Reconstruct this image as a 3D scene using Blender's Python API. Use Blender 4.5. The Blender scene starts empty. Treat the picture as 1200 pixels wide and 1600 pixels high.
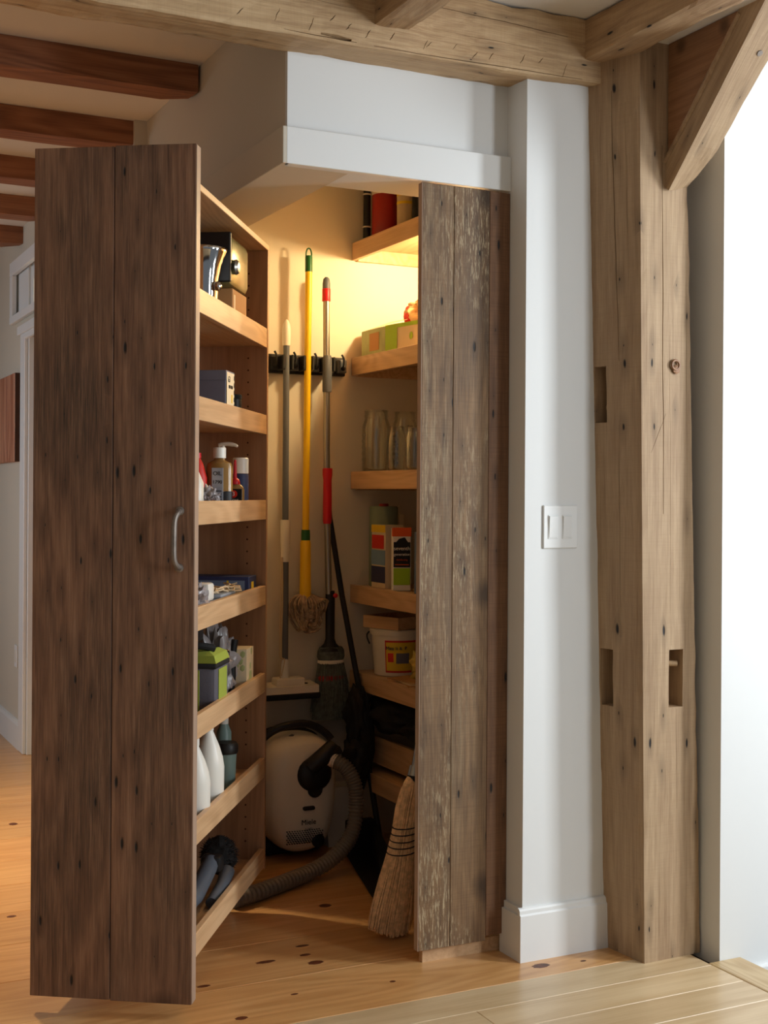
import bpy, bmesh, math, random
from mathutils import Vector, Matrix, noise
PI = math.pi
sc = bpy.context.scene
C = sc.collection
random.seed(7)

# ---------------------------------------------------------------- camera
yaw, roll = 0.456, 0.0061
R_ = Vector((math.cos(yaw), -math.sin(yaw), 0)); F_ = Vector((math.sin(yaw), math.cos(yaw), 0)); U_ = Vector((0, 0, 1))
R3 = R_ * math.cos(roll) + U_ * math.sin(roll); U3 = U_ * math.cos(roll) - R_ * math.sin(roll)
cd = bpy.data.cameras.new('camera'); cam = bpy.data.objects.new('camera', cd); C.objects.link(cam)
cam.matrix_world = Matrix(((R3.x, U3.x, -F_.x, 0), (R3.y, U3.y, -F_.y, 0), (R3.z, U3.z, -F_.z, 1.3), (0, 0, 0, 1)))
cd.sensor_fit = 'VERTICAL'; cd.sensor_height = 36; cd.sensor_width = 27
cd.lens = 2024 * 36 / 1600; cd.shift_y = -27.7 / 1600; cd.clip_start = 0.05
sc.camera = cam

# ---------------------------------------------------------------- world, lights, exposure
sc.view_settings.view_transform = 'Standard'; sc.view_settings.look = 'None'
sc.view_settings.gamma = 1; sc.view_settings.use_curve_mapping = False
sc.view_settings.exposure = -0.12
w = bpy.data.worlds.new('world'); sc.world = w; w.use_nodes = True
w.node_tree.nodes['Background'].inputs[0].default_value = (0.80, 0.88, 1.0, 1)
w.node_tree.nodes['Background'].inputs[1].default_value = 0.20

def area(name, loc, target, sx, sy, power, col, spread=180):
    l = bpy.data.lights.new(name, 'AREA'); l.shape = 'RECTANGLE'; l.size = sx; l.size_y = sy
    l.energy = power; l.color = col; l.spread = math.radians(spread)
    o = bpy.data.objects.new(name, l); C.objects.link(o); o.location = loc
    d = Vector(target) - Vector(loc); o.rotation_euler = d.to_track_quat('-Z', 'Y').to_euler()
    return o
area('stair_window_light', (3.95, 1.45, 1.7), (2.1, 3.0, 1.3), 0.34, 1.6, 62, (0.90, 0.96, 1.0))
area('kitchen_window_light', (3.75, -0.75, 1.7), (2.0, 3.1, 1.2), 0.5, 1.6, 54, (0.92, 0.97, 1.0))
def point(name, loc, power, col, r=0.05):
    l = bpy.data.lights.new(name, 'POINT'); l.energy = power; l.color = col; l.shadow_soft_size = r
    o = bpy.data.objects.new(name, l); C.objects.link(o); o.location = loc; return o
area('hall_lamp_light', (0.42, 4.95, 2.5), (0.42, 4.7, 0), 0.14, 0.14, 24, (1.0, 0.80, 0.52), 95)
area('hall_window_light', (-1.45, 6.6, 1.5), (1.2, 6.4, 1.2), 1.0, 1.3, 10, (0.82, 0.90, 1.0), 110)
point('closet_lamp_light', (2.24, 3.93, 2.17), 28, (1.0, 0.74, 0.38), 0.035)

# ---------------------------------------------------------------- materials
def rgb(*c):
    return tuple(((x / 255) / 12.92 if x / 255 <= 0.04045 else ((x / 255 + 0.055) / 1.055) ** 2.4) for x in c) + (1,)
class NT:
    def __init__(s, name):
        s.m = bpy.data.materials.new(name); s.m.use_nodes = True; s.t = s.m.node_tree; s.n = s.t.nodes
        s.b = s.n['Principled BSDF']
    def a(s, t, **k):
        n = s.n.new(t)
        for i, v in k.items(): setattr(n, i, v)
        return n
    def l(s, a, b): s.t.links.new(a, b)
    def math(s, op, a, b=None, clamp=False):
        n = s.a('ShaderNodeMath', operation=op); n.use_clamp = clamp
        for i, v in enumerate((a, b)):
            if v is None: continue
            if isinstance(v, (int, float)): n.inputs[i].default_value = v
            else: s.l(v, n.inputs[i])
        return n.outputs[0]
    def ramp(s, fac, stops):
        n = s.a('ShaderNodeValToRGB'); e = n.color_ramp.elements
        while len(e) < len(stops): e.new(0.5)
        for el, (p, c) in zip(e, stops): el.position = p; el.color = c
        s.l(fac, n.inputs[0]); return n.outputs[0]
    def mix(s, fac, a, b, mode='MIX'):
        n = s.a('ShaderNodeMix', data_type='RGBA', blend_type=mode)
        for sock, v in ((n.inputs[0], fac), (n.inputs[6], a), (n.inputs[7], b)):
            if isinstance(v, (int, float, tuple)): sock.default_value = v
            else: s.l(v, sock)
        return n.outputs[2]
    def noise(s, vec, sc_, det=4, rough=0.55, dist=0.0):
        n = s.a('ShaderNodeTexNoise'); s.l(vec, n.inputs['Vector'])
        n.inputs['Scale'].default_value = sc_; n.inputs['Detail'].default_value = det
        n.inputs['Roughness'].default_value = rough; n.inputs['Distortion'].default_value = dist
        return n.outputs['Fac']
    def coords(s, scale=(1, 1, 1), rnd=True):
        tc = s.a('ShaderNodeTexCoord'); v = tc.outputs['Object']
        if rnd:
            oi = s.a('ShaderNodeObjectInfo'); m = s.a('ShaderNodeVectorMath', operation='SCALE')
            m.inputs[0].default_value = (17.3, 9.1, 31.7); s.l(oi.outputs['Random'], m.inputs['Scale'])
            ad = s.a('ShaderNodeVectorMath', operation='ADD'); s.l(v, ad.inputs[0]); s.l(m.outputs[0], ad.inputs[1]); v = ad.outputs[0]
        mp = s.a('ShaderNodeMapping'); mp.inputs['Scale'].default_value = scale; s.l(v, mp.inputs['Vector'])
        return mp.outputs[0]
    def bump(s, h, strength=0.3, dist=0.002):
        n = s.a('ShaderNodeBump'); n.inputs['Strength'].default_value = strength; n.inputs['Distance'].default_value = dist
        s.l(h, n.inputs['Height']); s.l(n.outputs[0], s.b.inputs['Normal'])

def plain(name, col, rough=0.5, metal=0.0, bump=0, bscale=60, trans=0, ior=1.45, var=0.0, coat=0, alpha=1, emit=None, spec=None):
    t = NT(name); t.b.inputs['Roughness'].default_value = rough; t.b.inputs['Metallic'].default_value = metal
    t.b.inputs['Transmission Weight'].default_value = trans; t.b.inputs['IOR'].default_value = ior
    t.b.inputs['Coat Weight'].default_value = coat; t.b.inputs['Alpha'].default_value = alpha
    if spec is not None: t.b.inputs['Specular IOR Level'].default_value = spec
    v = t.coords(rnd=False)
    n = t.noise(v, bscale, 3)
    if var:
        n2 = t.noise(v, bscale * 0.15, 4)
        dk = tuple(x * (1 - var) for x in col[:3]) + (1,); lt = tuple(min(1, x * (1 + var)) for x in col[:3]) + (1,)
        t.l(t.ramp(n2, [(0.35, dk), (0.65, lt)]), t.b.inputs['Base Color'])
    else: t.b.inputs['Base Color'].default_value = col
    if bump: t.bump(n, bump, 0.001)
    if emit: t.b.inputs['Emission Color'].default_value = emit[0]; t.b.inputs['Emission Strength'].default_value = emit[1]
    return t.m

def wood(name, dark, mid, light, axis='z', fine=70, rings=9.0, ring_amt=0.5, patch=0.35, patch_col=None,
         nails=0.0, knots=0.0, knot_cell=(3.2, 3.2), rough=0.55, bump=0.25, stripes=0.0, stripe_col=None, rnd=True, spots=None, plankvar=0.0, coat=0, saw=0.0, flecks=0.0):
    t = NT(name); t.b.inputs['Roughness'].default_value = rough; t.b.inputs['Coat Weight'].default_value = coat
    t.b.inputs['Coat Roughness'].default_value = 0.25
    k = {'x': 0, 'y': 1, 'z': 2}[axis]
    def sc3(a, l):
        r = [a, a, a]; r[k] = l; return tuple(r)
    fv = t.coords(sc3(1, 0.035), rnd); n1 = t.noise(fv, fine, 6, 0.65, 0.2)
    mv = t.coords(sc3(1, 0.12), rnd); n2 = t.noise(mv, 5.0, 2, 0.45, 0.3)
    rg = t.math('MULTIPLY_ADD', t.math('SINE', t.math('MULTIPLY', n2, rings * 18.0)), 0.5); t.n[-1].inputs[2].default_value = 0.5
    pore = t.noise(t.coords(sc3(1, 0.018), rnd), fine * 4.0, 3, 0.7)
    n3 = t.noise(t.coords(sc3(1, 0.07), rnd), fine * 0.3, 5, 0.65)
    f = t.math('ADD', t.math('MULTIPLY', n1, 0.42), t.math('ADD', t.math('MULTIPLY', n3, 0.26), t.math('MULTIPLY', pore, 0.32)))
    f = t.math('ADD', t.math('MULTIPLY', f, 1 - ring_amt * 0.5), t.math('MULTIPLY', rg, ring_amt * 0.32))
    f = t.math('ADD', f, -0.08 * ring_amt)
    col = t.ramp(f, [(0.30, dark), (0.5, mid), (0.70, light)])
    if patch:
        pn = t.noise(t.coords(sc3(1, 0.3), rnd), 5.0, 5, 0.6)
        pm = t.math('MULTIPLY', t.ramp(pn, [(0.42, (0, 0, 0, 1)), (0.66, (1, 1, 1, 1))]), t.ramp(pore, [(0.38, (1, 1, 1, 1)), (0.6, (0.35, 0.35, 0.35, 1))]))
        col = t.mix(t.math('MULTIPLY', pm, patch), col, patch_col or dark)
    if stripes:
        sn = t.noise(t.coords(sc3(1, 0.05), rnd), 30, 7, 0.75)
        gate = t.ramp(t.noise(t.coords(sc3(1, 0.25), rnd), 3.5, 3), [(0.42, (0, 0, 0, 1)), (0.62, (1, 1, 1, 1))])
        sm = t.math('MULTIPLY', t.ramp(sn, [(0.50, (0, 0, 0, 1)), (0.60, (1, 1, 1, 1))]), gate)
        col = t.mix(t.math('MULTIPLY', sm, stripes), col, stripe_col)
    if plankvar:
        oi = t.a('ShaderNodeObjectInfo'); hv = t.a('ShaderNodeHueSaturation')
        t.l(t.math('ADD', t.math('MULTIPLY', oi.outputs['Random'], plankvar * 2), 1 - plankvar), hv.inputs['Value'])
        t.l(col, hv.inputs['Color']); col = hv.outputs[0]
    if saw:
        sv = [8, 8, 8]; sv[k] = 420; sw_ = t.noise(t.coords(tuple(sv), rnd), 1.0, 2)
        col = t.mix(t.math('MULTIPLY', t.ramp(sw_, [(0.5, (0, 0, 0, 1)), (0.62, (1, 1, 1, 1))]), saw), col, dark)
    if flecks:
        fn_ = t.noise(t.coords(sc3(1, 0.14), rnd), 170, 4, 0.7)
        ga = t.ramp(t.noise(t.coords(sc3(1, 0.35), rnd), 4.5, 3), [(0.44, (0, 0, 0, 1)), (0.60, (1, 1, 1, 1))])
        col = t.mix(t.math('MULTIPLY', t.math('MULTIPLY', t.ramp(fn_, [(0.52, (0, 0, 0, 1)), (0.60, (1, 1, 1, 1))]), ga), flecks), col, stripe_col)
    holes = None
    def cells(sx, sl, thr0, thr1, keep, vary=False):
        vr = t.a('ShaderNodeTexVoronoi', feature='F1'); vr.inputs['Scale'].default_value = 1; vr.inputs['Randomness'].default_value = 1.0
        vr.voronoi_dimensions = '2D'
        sp0 = t.a('ShaderNodeSeparateXYZ'); t.l(t.coords((1, 1, 1), rnd), sp0.inputs[0])
        ac = [i for i in range(3) if i != k]; cb = t.a('ShaderNodeCombineXYZ')
        t.l(t.math('MULTIPLY', t.math('ADD', sp0.outputs[ac[0]], sp0.outputs[ac[1]]), sx), cb.inputs[0])
        t.l(t.math('MULTIPLY', sp0.outputs[k], sl), cb.inputs[1]); t.l(cb.outputs[0], vr.inputs['Vector'])
        d = vr.outputs['Distance']; sp = t.a('ShaderNodeSeparateColor'); t.l(vr.outputs['Color'], sp.inputs[0])
        on = t.math('LESS_THAN', sp.outputs[0], keep)
        if vary: d = t.math('DIVIDE', d, t.math('ADD', t.math('MULTIPLY', t.math('POWER', sp.outputs[1], 2), 1.3), 0.3))
        mask = t.ramp(d, [(thr0, (1, 1, 1, 1)), (thr1, (0, 0, 0, 1))])
        return t.math('MULTIPLY', mask, on), d
    hgt = n1
    if nails:
        # halo of iron stain round the old nail holes, then the holes
        m, d = cells(24, 6.5, 0.05, 0.40, nails)
        col = t.mix(t.math('MULTIPLY', m, 0.4), col, tuple(x * 0.35 for x in dark[:3]) + (1,))
        m2, d2 = cells(24, 6.5, 0.04, 0.075, nails, True)
        col = t.mix(m2, col, (0.008, 0.006, 0.006, 1))
        hgt = t.math('SUBTRACT', n1, t.math('MULTIPLY', m2, 1.2))
    if knots:
        m, d = cells(knot_cell[0], knot_cell[1], 0.05, 0.17, knots)
        col = t.mix(t.math('MULTIPLY', m, 0.8), col, tuple(x * 0.45 for x in dark[:3]) + (1,))
    if spots:
        geo = t.a('ShaderNodeTexCoord')
        nz = t.noise(t.coords((1, 1, 1), False), 60, 2)
        for (x, y, rx, ry, c) in spots:
            mp = t.a('ShaderNodeMapping'); mp.inputs['Location'].default_value = (-x / rx, -y / ry, 0); mp.inputs['Scale'].default_value = (1 / rx, 1 / ry, 0)
            t.l(geo.outputs['Object'], mp.inputs[0]); ln = t.a('ShaderNodeVectorMath', operation='LENGTH'); t.l(mp.outputs[0], ln.inputs[0])
            dd = t.math('ADD', ln.outputs['Value'], t.math('MULTIPLY', nz, 0.5))
            col = t.mix(t.ramp(dd, [(0.75, (1, 1, 1, 1)), (0.95, (0, 0, 0, 1))]), col, c)
    t.l(col, t.b.inputs['Base Color'])
    if bump: t.bump(hgt, bump, 0.003)
    return t.m

M = {}
M['door'] = wood('aged_brown_barn_wood', rgb(88, 58, 44), rgb(142, 104, 80), rgb(176, 140, 114), fine=150, rings=6, ring_amt=0.22, patch=0.95, patch_col=rgb(70, 56, 46), nails=0.5, knots=0.25, rough=0.6, bump=0.5)
M['door_edge'] = wood('door_edge_wood', rgb(150, 124, 106), rgb(176, 150, 130), rgb(192, 168, 148), fine=60, ring_amt=0.2, patch=0.2)
M['grey_door'] = wood('weathered_grey_barn_wood', rgb(82, 58, 38), rgb(128, 98, 66), rgb(160, 128, 92), fine=170, rings=8, ring_amt=0.15, patch=0.9, patch_col=rgb(84, 66, 50), nails=0.5, knots=0.15, rough=0.65, bump=0.6, stripes=0.3, flecks=0.7, saw=0.2, stripe_col=rgb(190, 172, 138))
M['brown_plank'] = wood('brown_edge_plank_wood', rgb(92, 62, 42), rgb(128, 92, 64), rgb(150, 114, 82), fine=150, rings=6, ring_amt=0.15, saw=0.3, patch=0.5, nails=0.4, knots=0.2, rough=0.65, bump=0.5)
tb = dict(saw=0.12, fine=90, rings=5, ring_amt=0.16, patch=0.45, rough=0.7, bump=0.5, nails=0.22, rnd=False)
M['timber_z'] = wood('hewn_post_wood', rgb(138, 110, 82), rgb(172, 145, 113), rgb(194, 168, 136), patch_col=rgb(142, 112, 86), axis='z', **tb)
M['timber_x'] = wood('hewn_girt_wood', rgb(154, 122, 88), rgb(198, 168, 128), rgb(214, 188, 150), patch_col=rgb(150, 112, 76), axis='x', **tb)
M['timber_y'] = wood('hewn_joist_wood', rgb(138, 106, 76), rgb(176, 146, 110), rgb(198, 170, 134), patch_col=rgb(146, 104, 70), axis='y', **tb)
M['board'] = wood('brown_board_wood', rgb(118, 80, 50), rgb(150, 108, 74), rgb(170, 128, 92), axis='y', fine=70, rings=4, ring_amt=0.3, patch=0.3, knots=0.3, knot_cell=(6, 6), rnd=False)
M['hall_beam'] = wood('dark_hall_beam_wood', rgb(118, 72, 46), rgb(158, 104, 70), rgb(180, 126, 88), axis='x', fine=60, rings=5, ring_amt=0.4, patch=0.3, rough=0.6)
M['maple'] = wood('maple_plywood', rgb(188, 148, 108), rgb(212, 174, 132), rgb(224, 190, 150), axis='y', fine=45, rings=7, ring_amt=0.35, patch=0.2, rough=0.4, bump=0.05)
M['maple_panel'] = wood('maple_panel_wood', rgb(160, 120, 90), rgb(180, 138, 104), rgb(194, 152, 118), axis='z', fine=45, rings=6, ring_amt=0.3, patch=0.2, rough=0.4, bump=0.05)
kc = rgb(70, 34, 18)
M['pine'] = wood('amber_pine_floor', rgb(192, 138, 82), rgb(212, 162, 104), rgb(222, 176, 120), axis='x', fine=50, rings=5, ring_amt=0.4, patch=0.2, patch_col=rgb(204, 142, 84), knots=0.0, rough=0.3, bump=0.04, plankvar=0.07, rnd=True, coat=0.3,
    spots=[])
M['oak'] = wood('pale_oak_floor', rgb(198, 168, 126), rgb(216, 190, 150), rgb(226, 204, 168), axis='x', fine=60, rings=2.5, ring_amt=0.45, patch=0.15, rough=0.32, bump=0.04, plankvar=0.05, coat=0.25)
M['oak_y'] = wood('pale_oak_border', rgb(186, 154, 106), rgb(208, 182, 136), rgb(220, 198, 156), axis='y', fine=40, rings=5, ring_amt=0.5, patch=0.15, rough=0.32, bump=0.04, coat=0.25)
M['knot'] = plain('dark_pine_knot', rgb(92, 46, 26), 0.4, var=0.4, bscale=300)
M['subfloor'] = plain('dark_floor_gap', rgb(60, 40, 26), 0.9)
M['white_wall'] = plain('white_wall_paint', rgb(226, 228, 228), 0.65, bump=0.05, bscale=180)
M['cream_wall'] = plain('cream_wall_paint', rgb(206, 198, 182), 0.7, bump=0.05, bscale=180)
M['closet_wall'] = plain('closet_wall_paint', rgb(224, 212, 190), 0.7, bump=0.05, bscale=180)
M['trim'] = plain('white_trim_paint', rgb(230, 232, 232), 0.4, bump=0.03, bscale=120)
M['ceil'] = plain('ceiling_paint', rgb(226, 222, 216), 0.8, bump=0.04, bscale=150)
M['black'] = plain('black_plastic', rgb(26, 24, 24), 0.45, bump=0.05)
M['black_rubber'] = plain('matt_black_rubber', rgb(24, 22, 22), 0.8, bump=0.1)
M['grey_plastic'] = plain('grey_plastic', rgb(96, 98, 102), 0.5, bump=0.05)
M['slate'] = plain('slate_grey_plastic', rgb(78, 82, 90), 0.5, var=0.1)
M['white_plastic'] = plain('white_plastic', rgb(226, 222, 212), 0.35, bump=0.02)
M['cream_plastic'] = plain('cream_plastic', rgb(232, 222, 204), 0.3, bump=0.02, coat=0.2)
M['yellow'] = plain('yellow_handle_paint', rgb(240, 190, 20), 0.35, bump=0.02)
M['green'] = plain('green_plastic', rgb(34, 92, 38), 0.4, bump=0.05)
M['red'] = plain('red_plastic', rgb(196, 22, 34), 0.4, bump=0.03)
M['darkred'] = plain('dark_red_enamel', rgb(160, 26, 18), 0.35)
M['steel'] = plain('brushed_steel', rgb(160, 156, 148), 0.32, 0.9, bump=0.04, bscale=200)
M['iron'] = plain('worn_iron', rgb(136, 126, 118), 0.5, 0.7, bump=0.3, bscale=150, var=0.25)
M['chrome'] = plain('polished_chrome', rgb(210, 208, 204), 0.08, 1.0)
M['olive'] = plain('olive_metallic_enamel', rgb(112, 106, 66), 0.3, 0.5, var=0.1, bscale=30)
M['cardboard'] = plain('tan_cardboard', rgb(190, 140, 88), 0.8, bump=0.1)
M['cotton'] = plain('dirty_cotton_yarn', rgb(176, 150, 122), 0.95, bump=0.6, bscale=500, var=0.25)
M['broomgrey'] = plain('grey_green_broom_fibre', rgb(92, 96, 88), 0.85, bump=0.3, bscale=400, var=0.3)
M['straw'] = plain('broom_corn_straw', rgb(222, 180, 134), 0.75, bump=0.3, bscale=500, var=0.22)
M['darkcord'] = plain('dark_stitching_cord', rgb(38, 32, 36), 0.8, bump=0.3, bscale=600)
M['hose'] = plain('ribbed_hose_grey', rgb(112, 104, 94), 0.4, bump=0.02)
def glassmat(name, col, rough=0.03, a=0.35):
    t = NT(name); tr = t.a('ShaderNodeBsdfTransparent'); tr.inputs[0].default_value = col
    gl = t.a('ShaderNodeBsdfGlossy'); gl.inputs['Roughness'].default_value = 0.06; gl.inputs[0].default_value = (1, 1, 1, 1)
    bm_ = t.a('ShaderNodeBump'); bm_.inputs['Strength'].default_value = 0.4; bm_.inputs['Distance'].default_value = 0.002
    t.l(t.noise(t.coords(rnd=False), 45, 2), bm_.inputs['Height']); t.l(bm_.outputs[0], gl.inputs['Normal'])
    lw = t.a('ShaderNodeLayerWeight'); lw.inputs[0].default_value = 0.25; t.l(bm_.outputs[0], lw.inputs['Normal'])
    mx = t.a('ShaderNodeMixShader'); t.l(t.math('ADD', t.math('MULTIPLY', lw.outputs['Fresnel'], 0.65), 0.04), mx.inputs[0]); t.l(tr.outputs[0], mx.inputs[1]); t.l(gl.outputs[0], mx.inputs[2])
    t.l(mx.outputs[0], t.n['Material Output'].inputs[0])
    return t.m
M['glass'] = glassmat('clear_jar_glass', (0.97, 0.98, 0.96, 1))
M['pane'] = plain('glowing_window_glass', rgb(255, 246, 224), 0.1, emit=(rgb(255, 240, 208), 0.6))  # emission stands in for the light behind the transom pane
M['amber'] = plain('amber_liquid', rgb(150, 112, 60), 0.15, bump=0.0, coat=0.4)
M['silver_label'] = plain('silver_label_paper', rgb(170, 178, 190), 0.3, 0.3)
M['navy'] = plain('navy_carton', rgb(44, 54, 92), 0.5, var=0.1)
M['bluegrey'] = plain('blue_grey_carton', rgb(104, 122, 148), 0.6, var=0.08)
M['greycarton'] = plain('grey_carton', rgb(108, 108, 122), 0.6, var=0.08)
M['label'] = plain('cream_label_paper', rgb(222, 204, 170), 0.6)
M['yellowlab'] = plain('yellow_print', rgb(232, 196, 40), 0.5)
M['lime'] = plain('lime_green_print', rgb(160, 200, 30), 0.5)
M['limecloth'] = plain('lime_green_cloth', rgb(146, 158, 60), 0.9, bump=0.4, bscale=300)
M['greycloth'] = plain('grey_cloth', rgb(88, 84, 92), 0.9, bump=0.4, bscale=300)
M['palegreen'] = plain('pale_green_print', rgb(172, 178, 120), 0.6, var=0.12, bscale=100)
M['teal'] = plain('translucent_teal_plastic', rgb(120, 142, 136), 0.4)
M['sage'] = plain('sage_green_paper_wrap', rgb(128, 140, 116), 0.7, bump=0.1)
M['orange'] = plain('orange_print', rgb(222, 92, 22), 0.5)
M['redprint'] = plain('red_print', rgb(206, 40, 24), 0.5)
M['skyprint'] = plain('pale_blue_print', rgb(120, 150, 176), 0.5, var=0.1)
M['ink'] = plain('black_ink', rgb(22, 20, 20), 0.5)
M['whiteink'] = plain('white_ink', rgb(235, 230, 220), 0.5)
M['paperbag'] = plain('brown_paper_bag', rgb(196, 160, 116), 0.8, bump=0.5, bscale=40, var=0.1)
M['clearbag'] = plain('cloudy_plastic_bag', rgb(150, 142, 142), 0.25, bump=0.7, bscale=30, var=0.15)
M['cloth'] = plain('yellow_dust_cloth', rgb(204, 178, 88), 0.95, bump=0.5, bscale=120, var=0.15)
M['beige'] = plain('beige_cord', rgb(206, 182, 146), 0.7)
M['art'] = wood('art_panel_wood', rgb(150, 90, 66), rgb(196, 142, 112), rgb(220, 178, 146), fine=60, rings=3, ring_amt=0.5, patch=0.4, rnd=False)
M['art_edge'] = plain('dark_art_edge', rgb(72, 46, 34), 0.7, var=0.2)
M['pinhole'] = plain('pin_hole_shadow', rgb(84, 52, 36), 0.9)
M['glow'] = plain('lamp_lens', rgb(255, 240, 200), 0.4, emit=((1, 0.78, 0.42, 1), 6))

# ---------------------------------------------------------------- mesh helpers
class G:
    def __init__(s): s.bm = bmesh.new()
    def box(s, x0, x1, y0, y1, z0, z1, bev=0.0, rot=None, piv=None):
        r = bmesh.ops.create_cube(s.bm, size=1); vs = r['verts']
        for v in vs: v.co = Vector(((x0 + x1) / 2 + v.co.x * (x1 - x0), (y0 + y1) / 2 + v.co.y * (y1 - y0), (z0 + z1) / 2 + v.co.z * (z1 - z0)))
        if bev:
            es = list({e for v in vs for e in v.link_edges})
            g = bmesh.ops.bevel(s.bm, geom=es, offset=bev, segments=1 if bev < 0.004 else 2, affect='EDGES', profile=0.5)
            vs = list({v for f in g['faces'] for v in f.verts} | {v for v in vs if v.is_valid})
        if rot:
            m = rot if isinstance(rot, Matrix) else Matrix.Rotation(rot, 3, 'Z'); p = Vector(piv or ((x0 + x1) / 2, (y0 + y1) / 2, (z0 + z1) / 2))
            for v in vs: v.co = p + m @ (v.co - p)
        return s
    def rings(s, rings, close=True, cap=True):
        V = [[s.bm.verts.new(p) for p in r] for r in rings]
        n = len(V[0])
        for a, b in zip(V, V[1:]):
            for i in range(n if close else n - 1):
                j = (i + 1) % n; s.bm.faces.new((a[i], a[j], b[j], b[i]))
        if cap:
            s.bm.faces.new(list(reversed(V[0]))); s.bm.faces.new(V[-1])
        return s
    def prism(s, poly, axis, a0, a1):
        def p(u, v, t): return {'x': (t, u, v), 'y': (u, t, v), 'z': (u, v, t)}[axis]
        return s.rings([[p(u, v, a0) for u, v in poly], [p(u, v, a1) for u, v in poly]])
    def lathe(s, prof, c=(0, 0, 0), n=24, sx=1, sy=1, cap=True):
        return s.rings([[(c[0] + r * sx * math.cos(2 * PI * i / n), c[1] + r * sy * math.sin(2 * PI * i / n), c[2] + z) for i in range(n)] for r, z in prof], cap=cap)
    def tube(s, pts, r, n=10, cap=True):
        P = [Vector(p) for p in pts]; R = r if isinstance(r, (list, tuple)) else [r] * len(P)
        up = None; rg = []
        for i, p in enumerate(P):
            d = (P[min(i + 1, len(P) - 1)] - P[max(i - 1, 0)]).normalized()
            if up is None:
                up = Vector((0, 0, 1)) if abs(d.z) < 0.9 else Vector((1, 0, 0))
            u = (up - d * up.dot(d)).normalized(); v = d.cross(u); up = u
            rg.append([p + (u * math.cos(2 * PI * k / n) + v * math.sin(2 * PI * k / n)) * R[i] for k in range(n)])
        return s.rings(rg, cap=cap)
    def torus(s, c, R, r, axis='z', n=24, m=8, a0=0, a1=2 * PI):
        pts = []
        for i in range(n + 1):
            t = a0 + (a1 - a0) * i / n; u, v = R * math.cos(t), R * math.sin(t)
            pts.append({'z': (c[0] + u, c[1] + v, c[2]), 'y': (c[0] + u, c[1], c[2] + v), 'x': (c[0], c[1] + u, c[2] + v)}[axis])
        return s.tube(pts, r, m)
    def blob(s, c, r, seed=0, amp=0.15, n=3, freq=6):
        g = bmesh.ops.create_icosphere(s.bm, subdivisions=n, radius=1)
        for v in g['verts']:
            q = v.co.copy(); k = 1 + amp * noise.noise(q * freq * 0.4 + Vector((seed, 0, 0))) * 2
            v.co = Vector(c) + Vector((q.x * r[0], q.y * r[1], q.z * r[2])) * k
        return s
    def obj(s, name, mat, parent=None, smooth=False, **kw):
        me = bpy.data.meshes.new(name); bmesh.ops.recalc_face_normals(s.bm, faces=s.bm.faces); s.bm.to_mesh(me); s.bm.free()
        me.materials.append(M[mat] if isinstance(mat, str) else mat)
        o = bpy.data.objects.new(name, me); C.objects.link(o)
        if smooth:
            for p in me.polygons: p.use_smooth = True
            if smooth != 'all':
                md = o.modifiers.new('edges', 'EDGE_SPLIT'); md.split_angle = math.radians(35)
        if parent: o.parent = parent
        for k, v in kw.items(): o[k] = v
        return o
def smooth_path(P, n=8):
    P = [Vector(p) for p in P]; out = []
    for i in range(len(P) - 1):
        p0, p1, p2, p3 = P[max(i - 1, 0)], P[i], P[i + 1], P[min(i + 2, len(P) - 1)]
        for k in range(n):
            t = k / n
            out.append(0.5 * ((2 * p1) + (p2 - p0) * t + (2 * p0 - 5 * p1 + 4 * p2 - p3) * t * t + (-p0 + 3 * p1 - 3 * p2 + p3) * t ** 3))
    out.append(P[-1]); return out
def thing(name, label, cat, loc=(0, 0, 0), rz=0, group=None):
    o = bpy.data.objects.new(name, None); C.objects.link(o); o.empty_display_size = 0.05
    o.location = loc; o.rotation_euler = (0, 0, rz); o['label'] = label; o['category'] = cat
    if group: o['group'] = group
    return o
def tag(o, label, cat, group=None, kind=None):
    o['label'] = label; o['category'] = cat
    if group: o['group'] = group
    if kind: o['kind'] = kind
    return o
def struct(name, label=None):
    o = bpy.data.objects.new(name, None); C.objects.link(o); o['kind'] = 'structure'
    if label: o['label'] = label; o['category'] = 'structure'
    return o
def sobj(g, name, mat, label=None, **k):
    o = g.obj(name, mat, **k); o['kind'] = 'structure'
    if label: o['label'] = label; o['category'] = name.split('_')[0]
    return o
def text(body, size, loc, normal_rz, mat, parent=None, depth=0.0004, name='lettering', tilt=0, ax='CENTER', sx=1.0):
    cu = bpy.data.curves.new('t', 'FONT'); cu.body = body; cu.size = size; cu.extrude = depth; cu.align_x = ax; cu.align_y = 'CENTER'
    to = bpy.data.objects.new('t', cu); C.objects.link(to)
    bpy.context.view_layer.update(); dg = bpy.context.evaluated_depsgraph_get()
    me = bpy.data.meshes.new_from_object(to.evaluated_get(dg)); bpy.data.objects.remove(to); bpy.data.curves.remove(cu)
    mt = Matrix.Translation(loc) @ Matrix.Rotation(normal_rz, 4, 'Z') @ Matrix.Rotation(PI / 2, 4, 'X') @ Matrix.Rotation(tilt, 4, 'Z') @ Matrix.Diagonal((sx, 1, 1, 1))
    me.transform(mt); me.materials.clear(); me.materials.append(M[mat])
    o = bpy.data.objects.new(name, me); C.objects.link(o)
    if parent: o.parent = parent
    return o
def dup(root, loc=None, rz=None):
    r = root.copy(); C.objects.link(r)
    if loc is not None: r.location = loc
    if rz is not None: r.rotation_euler = (0, 0, rz)
    for ch in list(root.children):
        c = ch.copy(); C.objects.link(c); c.parent = r
        for g in ch.children:
            d = g.copy(); C.objects.link(d); d.parent = c
    return r

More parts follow.
